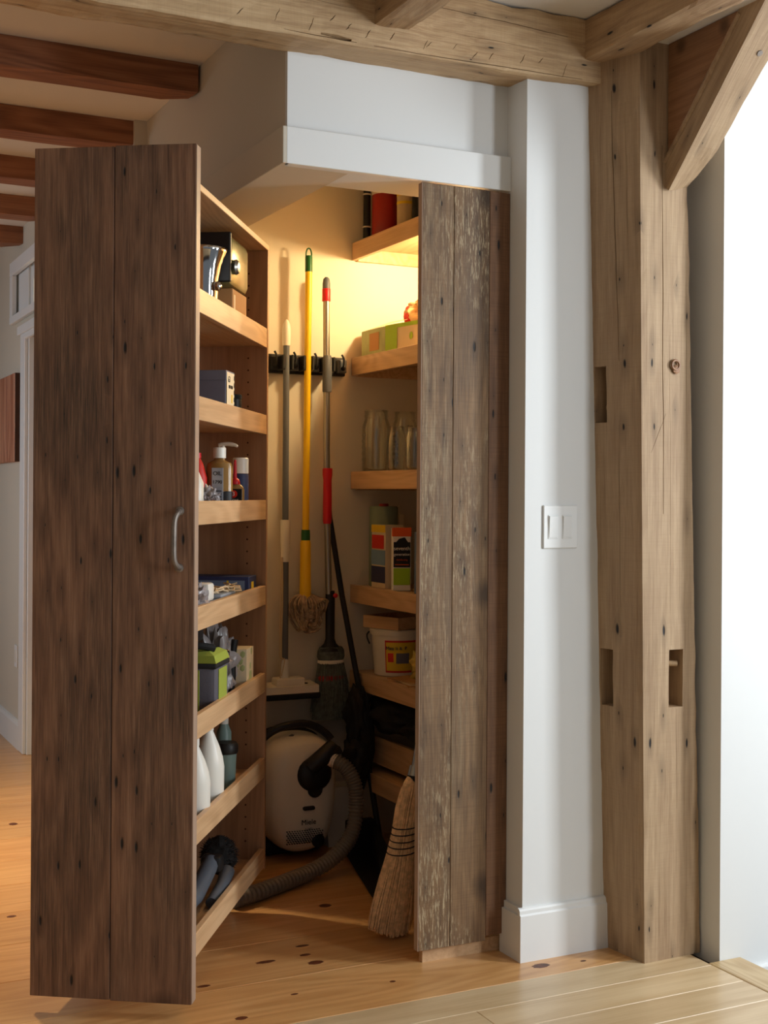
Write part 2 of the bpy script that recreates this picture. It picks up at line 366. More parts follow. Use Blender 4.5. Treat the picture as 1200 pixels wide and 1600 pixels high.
# ================================================================ SETTING
# floor: pine in the hall and closet, oak in the kitchen
fl = struct('floor', 'amber pine and pale oak plank floor')
G().box(-1.6, 2.52, -1.5, 9.6, -0.05, -0.019).obj('subfloor', 'subfloor', fl)
pine_y = [2.95, 3.235, 3.52, 3.81, 4.10, 4.39, 4.68, 4.97, 5.26, 5.55, 5.84, 6.13, 6.42, 6.71, 7.0, 7.29, 7.58, 7.87, 8.16, 8.45, 8.75, 9.05, 9.4]
for i, (a, b) in enumerate(zip(pine_y, pine_y[1:])):
    cuts = [-1.6] + ([2.52] if b < 4.4 else [1.3])
    x1 = 2.5 if i < 6 else 1.3
    js = [-1.6, random.uniform(-1.0, 0.1), x1]
    for p, q in zip(js, js[1:]):
        G().box(p + 0.0005, q - 0.0005, a + 0.0007, b - 0.0007, -0.02, 0, 0.0012).obj('pine_plank', 'pine', fl)
oy = [2.95 - 0.128 * k for k in range(0, 30)]
for i, (a, b) in enumerate(zip(oy[1:], oy)):
    x1 = 2.406 if a < 2.84 else 2.447
    js = [-1.6, 0.2 + random.random(), [2.41, 1.652, 1.35, 1.95, 0.9][i] if i < 5 else random.uniform(1.2, 2.2), x1]
    if i == 0: js = [-1.6, 0.5, x1]
    for p, q in zip(js, js[1:]):
        if q - p > 0.02: G().box(p + 0.0004, q - 0.0004, a + 0.0005, b - 0.0005, -0.02, 0, 0.001).obj('oak_plank', 'oak', fl)
G().box(2.4065, 2.52, -1.0, 2.837, -0.025, 0.0015, 0.004).obj('nosing_board', 'oak_y', fl)
# dark knots of the pine boards: thin inlays flush in the wood
for (x, y, rx, ry) in [(1.295, 3.369, .028, .010), (1.419, 3.306, .022, .014), (1.436, 3.444, .02, .008), (1.416, 3.373, .016, .008), (1.641, 3.751, .02, .016),
                       (1.972, 3.019, .026, .015), (0.937, 5.19, .016, .02), (0.73, 4.061, .014, .010), (1.084, 3.272, .018, .008), (1.103, 3.033, .016, .01), (1.55, 3.09, .008, .006), (2.1, 3.0, .009, .005), (1.28, 3.12, .01, .005), (0.5, 3.7, .015, .01), (0.62, 3.86, .01, .006)]:
    G().rings([[(x + rx * math.cos(t * PI / 8) * (1 + .15 * math.sin(3 * t)), y + ry * math.sin(t * PI / 8), z) for t in range(16)] for z in (-0.001, 0.0004)]).obj('knot', 'knot', fl)

sobj(G().box(-1.6, 5.0, -1.5, 9.6, 2.643, 2.72), 'ceiling', 'ceil', 'flat white plaster ceiling')
sobj(G().box(2.21, 5.0, -1.5, 3.2, 2.565, 2.66), 'ceiling_lowered', 'ceil', 'lowered plaster ceiling strip beside post')
# walls
sobj(G().box(1.945, 2.52, 3.073, 3.17, 0, 2.5).box(1.945, 2.52, 3.17, 3.30, 0, 2.643), 'wall_jamb', 'white_wall', 'narrow white wall between closet and post')
sobj(G().box(1.267, 1.97, 3.175, 3.19, 2.166, 2.643).box(1.449, 1.97, 3.19, 3.345, 2.166, 2.643), 'wall_header', 'white_wall', 'white wall above the closet opening')
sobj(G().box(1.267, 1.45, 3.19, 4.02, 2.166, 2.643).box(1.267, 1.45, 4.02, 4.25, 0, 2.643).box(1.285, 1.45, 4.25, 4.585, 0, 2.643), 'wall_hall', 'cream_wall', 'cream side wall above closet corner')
sobj(G().box(1.44, 2.56, 4.46, 4.56, 0, 2.643), 'wall_back', 'closet_wall', 'back wall inside the closet')
sobj(G().box(2.425, 2.56, 3.30, 4.46, 0, 2.643), 'wall_closet_right', 'closet_wall', 'right wall inside the closet')
sobj(G().box(2.447, 5.2, 2.838, 3.07, -1.6, 2.565), 'wall_stair', 'white_wall', 'bright white stair wall right of post')
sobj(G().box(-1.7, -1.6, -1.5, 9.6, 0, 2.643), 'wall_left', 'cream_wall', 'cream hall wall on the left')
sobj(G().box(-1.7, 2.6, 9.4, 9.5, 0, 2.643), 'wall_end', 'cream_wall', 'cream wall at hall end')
# far part of the hall's right wall with door and transom window openings
door_y0, door_y1 = 5.62, 6.54
g = G()
g.box(1.24, 1.38, 4.585, door_y0, 0, 2.643); g.box(1.24, 1.38, door_y1 + .35, 9.4, 0, 2.643)
g.box(1.24, 1.38, door_y1, door_y1 + .35, 0, 2.2)
g.box(1.24, 1.38, door_y0, door_y1, 2.07, 2.2); g.box(1.24, 1.38, door_y0, door_y1 + .35, 2.47, 2.643)
sobj(g, 'wall_hall_far', 'cream_wall', 'cream hall wall with door and transom')
# header fascias
sobj(G().box(1.258, 1.945, 3.155, 3.175, 2.165, 2.262, 0.0015), 'trim_1', 'trim', 'white fascia board across closet opening')
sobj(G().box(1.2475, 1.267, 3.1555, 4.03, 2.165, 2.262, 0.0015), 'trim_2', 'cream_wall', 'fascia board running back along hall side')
# baseboard with moulded cap on the jamb wall
bp = [(3.073, 0), (3.058, 0), (3.058, 0.128), (3.062, 0.133), (3.0625, 0.142), (3.066, 0.147), (3.073, 0.149)]
g = G().prism([(y, z) for y, z in bp], 'x', 1.930, 2.232); g.box(1.930, 1.945, 3.073, 3.17, 0, 0.128).box(1.937, 1.945, 3.073, 3.17, 0.128, 0.147)
sobj(g, 'baseboard_jamb', 'trim', 'white moulded baseboard beside post')
bp2 = [(1.24, 0), (1.222, 0), (1.222, 0.12), (1.228, 0.135), (1.24, 0.139)]
sobj(G().rings([[(x, 6.655, z) for x, z in bp2], [(x, 9.4, z) for x, z in bp2]]), 'baseboard_hall', 'trim', 'white baseboard along far hall wall')
# stairwell right of the nosing
sobj(G().box(2.50, 5.2, -1.5, 2.838, -1.7, -1.55), 'floor_stair', 'oak', 'lower stair floor')
sobj(G().prism([(2.56, -0.036), (2.56, -0.30), (5.0, -2.0), (5.0, -1.72), (3.0, -0.13), (2.64, -0.034)], 'y', 2.822, 2.838), 'trim_3', 'trim', 'white stair skirt board')
# plinth under the closed door
sobj(G().box(1.687, 1.945, 3.18, 3.20, 0, 0.040), 'trim_4', 'maple', 'pale wood plinth under closed plank door')

# far hall door and transom
d = struct('door_1', 'pale grey door in white casing far down hall')
G().box(1.222, 1.24, door_y1, door_y1 + 0.115, 0, 2.09, 0.003).obj('casing', 'trim', d)
G().box(1.215, 1.24, door_y0 - 0.1, door_y1 + 0.17, 2.09, 2.135, 0.003).obj('head_casing', 'trim', d)
G().box(1.222, 1.24, door_y0 - .1, door_y1, 2.06, 2.09, 0.003).obj('head_casing', 'trim', d)
G().box(1.24, 1.34, door_y1 - .02, door_y1, 0, 2.07, 0.002).obj('jamb_board', 'trim', d)
G().box(1.30, 1.34, door_y0, door_y1 - .022, 0.01, 2.06, 0.002).obj('door_slab', 'trim', d)
wn = struct('window_1', 'small transom window above far door')
wy0, wy1, wz0, wz1 = 5.7, 6.93, 2.20, 2.47
g = G().box(1.216, 1.239, wy1 - .07, wy1 - .001, wz0 + .009, wz1 - .051, .002).box(1.215, 1.24, wy0, wy1, wz1 - .05, wz1 + .02, .003).box(1.215, 1.24, wy0, wy1, wz0 - .03, wz0 + .01, .003)
g.obj('window_frame', 'trim', wn)
g = G().box(1.262, 1.29, 6.54, 6.60, 2.2, 2.45, .003).box(1.262, 1.29, wy0, 6.539, 2.2, 2.228, .003).box(1.262, 1.29, wy0, 6.539, 2.36, 2.45, .003).box(1.25, 1.30, 6.601, 6.859, 2.2, 2.45, .002)
g.obj('window_sash', 'trim', wn)
G().box(1.274, 1.278, wy0, 6.54, 2.229, 2.36).obj('pane', 'pane', wn)

# ================================================================ TIMBERS
def section_loft(secs, nl, ns, amp, seed, chip=0.0):
    """secs: list of (t, 4 corner points); returns G with a hewn surface"""
    g = G(); rings = []
    for i in range(nl + 1):
        t = i / nl
        for (t0, A), (t1, B) in zip(secs, secs[1:]):
            if t <= t1 + 1e-9: break
        k = (t - t0) / (t1 - t0); c = [Vector(a).lerp(Vector(b), k) for a, b in zip(A, B)]
        cen = sum(c, Vector()) / 4; ring = []
        for e in range(4):
            for j in range(ns):
                s_ = j / ns; p = c[e].lerp(c[(e + 1) % 4], s_)
                q = p * 3.0 + Vector((seed * 7.1, seed, 0)); dirn = (p - cen).normalized()
                dd = amp * (noise.noise(q * 2.2) + 0.6 * noise.noise(q * 7) + 0.25 * noise.noise(q * 22))
                if j == 0: dd -= amp * 0.5 + chip * max(0, noise.noise(q * 5))
                ring.append(p + dirn * dd)
        rings.append(ring)
    return g.rings(rings)
def cut(o, cutters):
    g = G()
    for fn in cutters: fn(g)
    c = g.obj('cut', 'black'); md = o.modifiers.new('b', 'BOOLEAN'); md.object = c; md.solver = 'EXACT'; md.operation = 'DIFFERENCE'; md.use_self = True
    bpy.context.view_layer.update(); dg = bpy.context.evaluated_depsgraph_get()
    me = bpy.data.meshes.new_from_object(o.evaluated_get(dg)); old = o.data
    mats = list(old.materials); o.modifiers.remove(md); o.data = me
    if len(me.materials) == 0:
        for m in mats: me.materials.append(m)
    bpy.data.objects.remove(c)
def wedge(a, b, w_, dirn, depth):
    """thin crack from a to b, on a face whose inward direction is dirn"""
    def f(g):
        A, B, D = Vector(a), Vector(b), Vector(dirn); n = 5
        side = (B - A).cross(D).normalized(); rings = []
        for i in range(n + 1):
            t = i / n; p = A.lerp(B, t) + side * (random.uniform(-1, 1) * 0.0012); ww = w_ * (0.35 + 0.65 * math.sin(PI * min(max(t, .08), .92)))
            rings.append([p - D * 0.006 - side * ww, p - D * 0.006 + side * ww, p + D * depth])
        g.rings(rings)
    return f
# post (leans a little, wider at the top left)
pb = [(2.241, 2.909, 0), (2.443, 2.914, 0), (2.443, 3.09, 0), (2.224, 3.082, 0)]
pt = [(2.206, 2.910, 2.60), (2.368, 2.912, 2.60), (2.368, 3.09, 2.60), (2.142, 3.082, 2.60)]
post = thing('timber_post', 'hewn tan timber post with mortise slots standing at the wall corner', 'post')
po = section_loft([(0, pb), (1, pt)], 90, 8, 0.0020, 3, 0.005).obj('post_shaft', 'timber_z', post)
X0, Y0 = (1, 0, 0), (0, 1, 0)
def lf(y, z):  # x of left face at (y,z)
    k = z / 2.6; a = Vector(pb[0]).lerp(Vector(pt[0]), k); b = Vector(pb[3]).lerp(Vector(pt[3]), k); return a.x + (b.x - a.x) * (y - a.y) / (b.y - a.y)
cuts = [lambda g: g.box(2.322, 2.372, 2.86, 2.97, 0.706, 0.868), lambda g: g.box(2.12, 2.26, 3.020, 3.068, 0.70, 0.862), lambda g: g.box(2.1, 2.245, 3.028, 3.068, 1.508, 1.668)]
cut(po, cuts)
cr = [wedge((2.288, 2.909, 2.28), (2.30, 2.909, 1.25), .0022, Y0, .02), wedge((2.318, 2.909, 1.75), (2.33, 2.909, .88), .0010, Y0, .01), wedge((2.35, 2.91, .70), (2.352, 2.91, .42), .0012, Y0, .01),
      wedge((lf(3.0, 2.44), 3.0, 2.44), (lf(2.985, 1.68), 2.985, 1.68), .0022, X0, .02), wedge((lf(2.985, 1.5), 2.985, 1.5), (lf(2.99, .9), 2.99, .9), .0013, X0, .012),
      wedge((lf(2.955, 2.4), 2.955, 2.4), (lf(2.95, 1.9), 2.95, 1.9), .0010, X0, .01), wedge((2.255, 2.909, 1.42), (2.305, 2.909, 1.53), .0014, Y0, .008), wedge((2.37, 2.91, 2.1), (2.385, 2.91, 1.3), .001, Y0, .01)]
cut(po, cr)
G().tube([(2.31, 2.955, .826), (2.365, 2.93, .826)], .008, 12).obj('peg', 'timber_y', post, smooth=True, label='pale round peg in mortise')
G().tube([(2.235, 3.03, 1.555), (2.215, 3.062, 1.552)], .009, 12).obj('peg', 'timber_y', post, smooth=True)
G().torus((2.335, 2.906, 1.668), .013, .004, 'y', 16, 6).blob((2.338, 2.907, 1.655), (.012, .003, .012), 2, .2, 2).obj('knot_boss', 'board', post)
# main girt above the closet
girt = thing('ceiling_girt', 'big axe-hewn pale timber girt crossing above the closet door', 'beam')
def sec(x, zt=2.64, zb=2.468, yf=3.03, yb=3.19, bz=2.474): return [(x, yf, zb), (x, yf, zt), (x, yb, zt), (x, yb, bz)]
gi = section_loft([(0, sec(-1.6, zb=2.45, bz=2.46)), (0.72, sec(1.2, zb=2.452, bz=2.465)), (0.9, sec(1.9, zb=2.458, bz=2.47)), (1, sec(2.215, zb=2.468, bz=2.47))], 130, 9, 0.005, 9, 0.006).obj('girt_shaft', 'timber_x', girt)
cr = []
for (x, z) in [(1.272, 2.49), (1.33, 2.515), (1.375, 2.50), (1.43, 2.49), (1.50, 2.495), (1.60, 2.49), (1.61, 2.492), (1.69, 2.50), (1.75, 2.485), (1.80, 2.49), (1.90, 2.497), (1.96, 2.503), (2.04, 2.487), (1.18, 2.50), (1.08, 2.49)]:
    h = random.uniform(.008, .022); cr.append(wedge((x - .006, 3.03, z - h), (x + .009, 3.03, z + h), .0016, Y0, .012))
cr += [wedge((1.20, 3.031, 2.466), (1.40, 3.031, 2.462), .0018, Y0, .016), wedge((1.45, 3.031, 2.462), (2.1, 3.031, 2.472), .0018, Y0, .016), wedge((1.545, 3.03, 2.60), (2.05, 3.03, 2.582), .0016, Y0, .014),
       wedge((1.62, 3.03, 2.536), (1.98, 3.03, 2.53), .0009, Y0, .008), wedge((1.1, 3.03, 2.56), (1.42, 3.03, 2.55), .001, Y0, .01), wedge((1.30, 3.031, 2.472), (1.385, 3.031, 2.466), .006, Y0, .02)]
cut(gi, cr)
# joists over the kitchen running towards the camera
jl = thing('ceiling_joist', 'rough-bottomed joist meeting the girt above the closet header', 'beam')
sx = lambda y, x0, x1, zb: [(x0, y, zb), (x0, y, 2.64), (x1, y, 2.64), (x1, y, zb)]
j1 = section_loft([(0, sx(3.035, 1.452, 1.552, 2.518)), (1, sx(0.4, 1.452, 1.552, 2.518))], 90, 7, 0.004, 5, 0.006).obj('joist_shaft', 'timber_y', jl)
jr = thing('ceiling_joist', 'hewn joist crossing above the post top on the right', 'beam')
j2 = section_loft([(0, sx(3.04, 2.108, 2.212, 2.527)), (1, sx(0.4, 2.09, 2.20, 2.527))], 90, 7, 0.004, 15, 0.006).obj('joist_shaft', 'timber_y', jr)
cut(j2, [wedge((2.101, 2.85 - .16 * k, 2.56 + .012 * math.sin(k * 2)), (2.101, 2.81 - .16 * k, 2.58 + .012 * math.sin(k * 2)), .0016, X0, .01) for k in range(6)])
# brace
br = thing('knee_brace', 'diagonal timber knee brace rising from the post front to the ceiling', 'brace')
dv = Vector((0, -0.6846, 0.7290)); nv = Vector((0, 0.7290, 0.6846)); B0 = Vector((0, 2.897, 2.153))
def bs(t, xr, e=0.0, lo=0.0):
    p = B0 + dv * t; q = B0 + dv * (t + lo); T = 0.079
    return [Vector((2.30, 0, 0)) + p + nv * 0.0, Vector((xr, 0, 0)) + q + nv * e, Vector((xr, 0, 0)) + p + nv * T + (Vector((0, 0, 0))), Vector((2.30, 0, 0)) + p + nv * T]
b_ = section_loft([(0, bs(-0.001, 2.385, 0.03)), (0.14, bs(0.13, 2.392, 0.0)), (1, bs(0.95, 2.425, 0))], 40, 8, 0.0018, 21, 0.003)
bo = b_.obj('brace_shaft', 'timber_z', br); rm = Matrix.Rotation(math.atan2(0.6846, 0.729), 4, 'X'); bo.data.transform(rm.inverted()); bo.matrix_local = rm
G().tube([B0 + dv * .42 + Vector((2.365, 0, 0)) - nv * .003, B0 + dv * .42 + Vector((2.365, 0, 0)) + nv * .02], .008, 12).obj('peg', 'iron', br, smooth=True, label='grey peg end')
G().prism([(2.905, 2.563), (2.905, 2.22), (2.565, 2.563)], 'x', 2.303, 2.32).obj('infill_board', 'board', br)
G().tube([Vector((2.299, 2.914, 2.235)), Vector((2.299, 2.76, 2.39)), Vector((2.299, 2.612, 2.552))], [.006, .007, .006], 6).obj('fillet_strip', 'timber_z', br)
# hall beams
for i in range(8):
    y = 3.905 + 0.696 * i
    lab = ['dark brown hall ceiling beam nearest the closet', 'second dark brown hall ceiling beam behind the nearest', 'third brown hall beam just above the open door', 'fourth brown hall beam down the hall',
           'fifth brown hall beam, its end showing left of the open door', 'sixth brown hall beam far at the left edge'][i] if i < 6 else 'farthest brown hall ceiling beam near the end wall'
    lowr = 2.553
    sec_ = [(y, lowr), (y + .105, lowr - .004), (y + .105, 2.643), (y, 2.643)]
    xe = 1.258 if i < 1 else 1.24
    b_ = section_loft([(0, [(-1.6, a, b) for a, b in sec_]), (0.985, [(xe - .012, a, b) for a, b in sec_]), (1, [(xe, a, b) for a, b in [(y, lowr + .004), (y + .105, lowr + .01), (y + .105, 2.643), (y, 2.643)]])], 24, 4, 0.0015, 30 + i, 0.002)
    o = b_.obj('hall_beam', 'hall_beam'); tag(o, lab, 'beam', 'hall ceiling beams')

# ================================================================ THE OPEN DOOR WITH ITS SHELF UNIT
TH = math.atan2(-0.5475, 0.8368); OD = Vector((0.986, 3.071, 0)); XA = Vector((0.8368, -0.5475, 0)); YA = Vector((0.5475, 0.8368, 0))
def L2W(x, y, z): return OD + XA * x + YA * y + Vector((0, 0, z))
door = thing('shelf_door', 'open dark plank door carrying a tall maple shelf rack on its back', 'door', OD, TH)
W = 0.415
G().box(-W, -0.2095, 0, 0.020, 0.040, 2.160, 0.0012).obj('plank', 'door', door)
G().box(-0.2075, -0.0005, 0.0005, 0.020, 0.038, 2.162, 0.0012).obj('plank', 'door', door)
G().box(-0.0008, 0.001, 0.001, 0.036, 0.04, 2.16).obj('edge_band', 'door_edge', door, label='pale edge band of the door')
D1 = 0.85
G().box(-W + .01, 0, 0.021, 0.038, 0.135, 2.072).obj('near_panel', 'maple_panel', door)
G().box(-W + .01, 0, D1 - 0.018, D1, 0.135, 2.054).obj('end_panel', 'maple_panel', door)
G().box(-W + .01, -W + .022, 0.038, D1 - .018, 0.135, 2.054).obj('back_panel', 'maple_panel', door)
G().box(-W + .01, 0, 0.038, D1, 2.055, 2.072, .001).obj('top_panel', 'maple', door)
Lz = [1.812, 1.543, 1.280, 1.015, 0.744, 0.480, 0.200]
for z in Lz:
    s_ = G().box(-W + .024, -0.018, 0.039, D1 - .019, z - .055, z - .037).obj('shelf', 'maple', door)
    G().box(-0.017, -0.001, 0.0385, D1 - .0185, z - .060, z, .001).obj('lip', 'maple', s_)
g = G()
for k in range(48):
    z = 0.22 + 0.0375 * k
    if any(z0 - .065 < z < z0 + .01 for z0 in Lz): continue
    for xx in (-0.06, -0.35): g.tube([(xx, D1 - .0185, z), (xx, D1 - .0175, z)], .0030, 8)
g.obj('pin_holes', 'pinhole', door, kind='stuff')
# worn iron pull
hb = G().tube(smooth_path([(-.036, -.002, 1.255), (-.036, -.022, 1.250), (-.040, -.034, 1.232), (-.041, -.036, 1.19), (-.041, -.034, 1.14), (-.038, -.022, 1.122), (-.037, -.002, 1.116)], 6), .0072, 10).obj('pull_handle', 'iron', door, smooth=True, label='worn iron pull handle')
G().lathe([(.011, 0), (.011, .003), (.007, .005)], n=16).obj('rosette', 'iron', hb)
r = hb.children[0]; r.location = (-.036, -.001, 1.256); r.rotation_euler = (PI / 2, 0, 0)
r2 = r.copy(); C.objects.link(r2); r2.parent = hb; r2.location = (-.037, -.001, 1.115)

# ================================================================ CLOSED DOOR PANEL
cd_ = thing('plank_door', 'closed weathered grey plank door beside the white jamb wall', 'door')
zb, zt = 0.041, 2.160
G().box(1.662, 1.7605, 3.157, 3.176, zb, zt, .0012).obj('plank', 'grey_door', cd_)
G().box(1.7615, 1.876, 3.1565, 3.176, zb, zt, .0012).obj('plank', 'grey_door', cd_)
G().box(1.8775, 1.944, 3.158, 3.176, zb + .012, zt - .001, .0012).obj('plank', 'brown_plank', cd_, label='narrow browner edge plank')
G().box(1.6605, 1.6625, 3.158, 3.180, zb, zt).obj('edge_band', 'door_edge', cd_)
G().box(1.680, 1.70, 3.177, 3.197, zb, zt).obj('side_stile', 'maple_panel', cd_)

# ================================================================ CORNER SHELVES (right side of closet)
cs = thing('corner_shelving', 'fixed maple shelves on the right inside the closet', 'shelving')
Rz = [2.250, 1.814, 1.385, 0.958, 0.635, 0.280]
for i, z in enumerate(Rz):
    y0 = 3.30; x0 = 2.046
    y1 = 4.458 if i < 5 else 4.275
    s_ = G().box(x0 + .018, 2.424, y0, 4.458, z - (.022 if i else .024), z - (.004 if i else .006)).obj('shelf', 'maple', cs)
    G().box(x0, x0 + .0175, y0, y1, z - .066, z, .001).obj('lip', 'maple', s_)
    G().box(x0 + .018, 2.424, 4.44, 4.459, z - .07, z - .0225, .001).obj('cleat', 'maple', s_)
G().box(2.10, 2.115, 3.6, 4.45, 0.30, 0.40).obj('backing_rail', 'maple', cs)
lp = thing('puck_light', 'small round closet lamp under the top shelf', 'lamp', (2.24, 3.93, 2.205))
G().lathe([(.034, 0), (.034, .014), (.03, .02)], n=24).obj('housing', 'white_plastic', lp, smooth=True)
G().lathe([(.028, -.004), (.030, -.001)], n=24).obj('lens', 'glow', lp, smooth=True)

# ================================================================ JAMB: switch, hall art, outlet
sw = thing('switch_plate', 'white double light switch plate on narrow wall left of post', 'switch', (2.061, 3.073, 1.211))
G().box(-.058, .058, -.006, 0, -.0615, .0615, .003).obj('plate', 'trim', sw)
for sx_ in (-.026, .021):
    p = G().box(sx_ - .017, sx_ + .017, -.0075, -.0055, -.034, .034, .001).obj('rocker_frame', 'trim', sw)
    G().box(sx_ - .0145, sx_ + .0145, -.010, -.0072, -.031, .031, .0012, rot=Matrix.Rotation(.05, 3, 'X')).obj('rocker', 'trim', p)
ar = thing('wall_art', 'reddish brown plank picture hanging on far hall wall', 'picture', (1.24, 6.72, 0))
for k in range(4):
    G().box(-.032, -.002, 0.002 + k * .235, .232 + k * .235, 1.455, 1.905, .002).obj('plank', 'art', ar)
G().box(-.030, 0, -.004, .0015, 1.455, 1.905).obj('edge', 'art_edge', ar)
ot = thing('wall_outlet', 'white outlet cover low on far hall wall', 'outlet', (1.24, 6.80, .458))
G().box(-.006, 0, -.035, .035, -.057, .057, .002).obj('plate', 'trim', ot)
G().box(-.008, -.005, -.017, .017, -.033, .033, .001).obj('socket', 'white_plastic', ot)

# ================================================================ MOP RACK AND TOOLS
YW = 4.46
rk = thing('mop_rack', 'black wall rack with spring clips gripping the mops', 'rack', (0, 0, 0))
G().box(1.62, 2.012, YW - .022, YW - .001, 1.742, 1.812, .004).obj('rail', 'black', rk)
for x in (1.722, 1.797, 1.880, 1.990):
    c = G().box(x - .018, x + .018, YW - .046, YW - .022, 1.752, 1.802, .004).obj('clip', 'grey_plastic' if x != 1.722 else 'black', rk)
    G().tube(smooth_path([(x, YW - .047, 1.768), (x - .004, YW - .062, 1.772), (x - .003, YW - .064, 1.80), (x - .009, YW - .058, 1.818)], 4), .0042, 8).blob((x, YW - .05, 1.768), (.009, .008, .009), 1, .1, 2).obj('hook', 'black_rubber', c, smooth=True)
for x in (1.757, 1.838, 1.922):
    G().box(x - .022, x - .012, YW - .085, YW - .022, 1.75, 1.806, .003).box(x + .013, x + .023, YW - .085, YW - .022, 1.75, 1.806, .003).obj('gripper', 'black', rk)
# white flat sweeper
YT = 4.385
t = thing('flat_sweeper', 'white and grey flat sweeper hanging at the left of the mop rack', 'mop', (1.752, YT, 0))
g = G().lathe([(.0145, 1.838), (.0155, 1.86), (.0155, 1.89), (.013, 1.915), (.006, 1.930), (.001, 1.934)], n=18); g.obj('tip', 'cream_plastic', t, smooth=True)
G().tube([(0, 0, 1.204), (0, 0, 1.845)], .0115, 16).obj('pole', 'grey_plastic', t, smooth=True)
G().lathe([(.017, 1.205), (.018, 1.20), (.018, 1.13), (.0145, 1.06), (.0135, 1.052)], n=18).obj('joint', 'cream_plastic', t, smooth=True)
G().tube([(.002, 0, 0.69), (.002, 0, 1.055)], .0112, 16).obj('lower_pole', 'grey_plastic', t, smooth=True)
G().lathe([(.012, .70), (.0145, .69), (.016, .64), (.022, .622)], n=18).obj('socket', 'white_plastic', t, smooth=True)
G().tube(smooth_path([(-.018, -.008, 1.07), (-.02, -.01, .9), (-.023, -.01, .72), (-.012, -.012, .705), (-.018, -.01, .69), (-.02, -.01, .63)], 5), .0022, 6).tube(smooth_path([(-.014, -.01, 1.07), (-.013, -.012, .9), (-.017, -.012, .715), (-.005, -.015, .70), (-.015, -.01, .64)], 5), .0018, 6).obj('cord', 'beige', t, smooth=True, label='thin beige cord')
hd = G().rings([[(x, y, z) for x, y, z in ((-.09, -.045, zz), (.118, -.045, zz), (.128, .06, zz + .004), (-.09, .06, zz + .004))] for zz in (.578, .604)]).box(-.04, .07, -.03, .03, .60, .632, .006)
hd.obj('head', 'cream_plastic', t, label='white rectangular sweeper head')
G().box(-.095, .125, -.048, .062, .556, .578, .006).obj('pad', 'black_rubber', t, label='dark cleaning pad')
G().lathe([(.007, 0), (.007, .004)], (.085, 0, .604), 12).obj('button', 'ink', t)
# yellow string mop
t = thing('string_mop', 'yellow-handled string mop with green tip hanging in the middle', 'mop', (1.838, YT, 0))
g = G().lathe([(.0135, 2.113), (.0135, 2.165), (.0125, 2.172)], n=18).tube(smooth_path([(-.0105, 0, 2.165), (-.0105, 0, 2.183), (-.006, 0, 2.196), (0, 0, 2.199), (.006, 0, 2.196), (.0105, 0, 2.183), (.0105, 0, 2.165)], 4), .0028, 8)
g.obj('tip', 'green', t, smooth=True, label='green hanging tip with loop')
G().tube([(0, 0, 2.12), (-.003, 0, 1.64), (-.006, 0, 1.16)], .0125, 18).obj('pole', 'yellow', t, smooth=True)
G().lathe([(.0155, 1.168), (.0165, 1.15), (.0165, 1.13)], (-.006, 0, 0), 18).obj('collar', 'green', t, smooth=True, label='green collar')
G().lathe([(.017, 1.13), (.0195, 1.12), (.0205, 1.0), (.0215, .95), (.022, .925), (.020, .915)], (-.006, 0, 0), 20).obj('sleeve', 'yellow', t, smooth=True)
g = G(); random.seed(3)
for k in range(110):
    a = random.uniform(0, 2 * PI); r0 = random.uniform(.004, .02); r1 = random.uniform(.035, .075); f = random.uniform(0, 1)
    ca, sa = math.cos(a), math.sin(a) * .55
    zt_ = .935; zl = random.uniform(.80, .90)
    P = [(-.006 + r0 * ca, r0 * sa, zt_), (-.002 + r1 * ca * .8, r1 * sa * .8, .915), (r1 * ca, r1 * sa - .005, (zl + .91) / 2), (r1 * .6 * ca + .005, r1 * .7 * sa, zl), (r1 * .25 * ca - .01, r1 * .3 * sa - .02, zl + .03 * f)]
    g.tube(smooth_path(P, 4), .0028, 5)
for k in range(34):
    a = random.uniform(-.3, .3); R = random.uniform(.018, .052); zc = .832 + random.uniform(-.012, .012)
    P = [(.004 + R * math.cos(u), -.018 + .012 * math.sin(3 * u + a) - R * .1, zc + R * .75 * math.sin(u)) for u in [a + i * .45 for i in range(13)]]
    g.tube(smooth_path(P, 2), .0028, 5)
for k in range(14):
    P = [(.03, -.01, .92 - k * .002), (.06, -.015 - .002 * k, .915), (.082 - k * .001, -.01, .905 - .003 * k), (.07, 0, .88)]
    g.tube(smooth_path(P, 3), .0028, 5)
g.obj('mop_strings', 'cotton', t, smooth='all', kind='stuff')
# steel broom with red grip
t = thing('angle_broom', 'steel-handled broom with red grip and dark grey bristles', 'broom', (1.912, YT, 0))
G().lathe([(.0145, 2.055), (.0145, 2.075), (.012, 2.092), (.006, 2.099), (.001, 2.10)], (-.003, 0, 0), 16).obj('tip', 'grey_plastic', t, smooth=True)
G().lathe([(.0150, 2.010), (.0155, 2.012), (.0155, 2.055), (.0148, 2.057)], (-.003, 0, 0), 16).obj('band', 'red', t, smooth=True, label='red band')
G().tube([(-.003, 0, 2.02), (.001, 0, 1.6), (.003, 0, 1.38)], .0122, 16).obj('pole', 'steel', t, smooth=True)
G().lathe([(.0155, 1.675), (.0175, 1.68), (.0175, 1.79), (.015, 1.81)], (.002, 0, 0), 16).obj('clamp_sleeve', 'grey_plastic', t, smooth=True)
G().lathe([(.016, 1.395), (.0185, 1.392), (.0185, 1.37), (.0155, 1.35), (.0165, 1.28), (.0165, 1.20), (.0145, 1.19)], (.006, 0, 0), 16).obj('grip', 'red', t, smooth=True, label='long red grip')
G().tube([(.006, 0, 1.20), (.014, 0, .93)], .0118, 16).obj('lower_pole', 'steel', t, smooth=True)
G().lathe([(.017, .942), (.018, .93), (.018, .765), (.024, .748), (.044, .728), (.048, .72)], (.020, 0, 0), 20, sy=.7).obj('ferrule', 'black', t, smooth=True)
G().blob((.034, -.016, .925), (.010, .006, .009), 1, .02, 2).obj('button', 'red', t, smooth=True, label='red button')
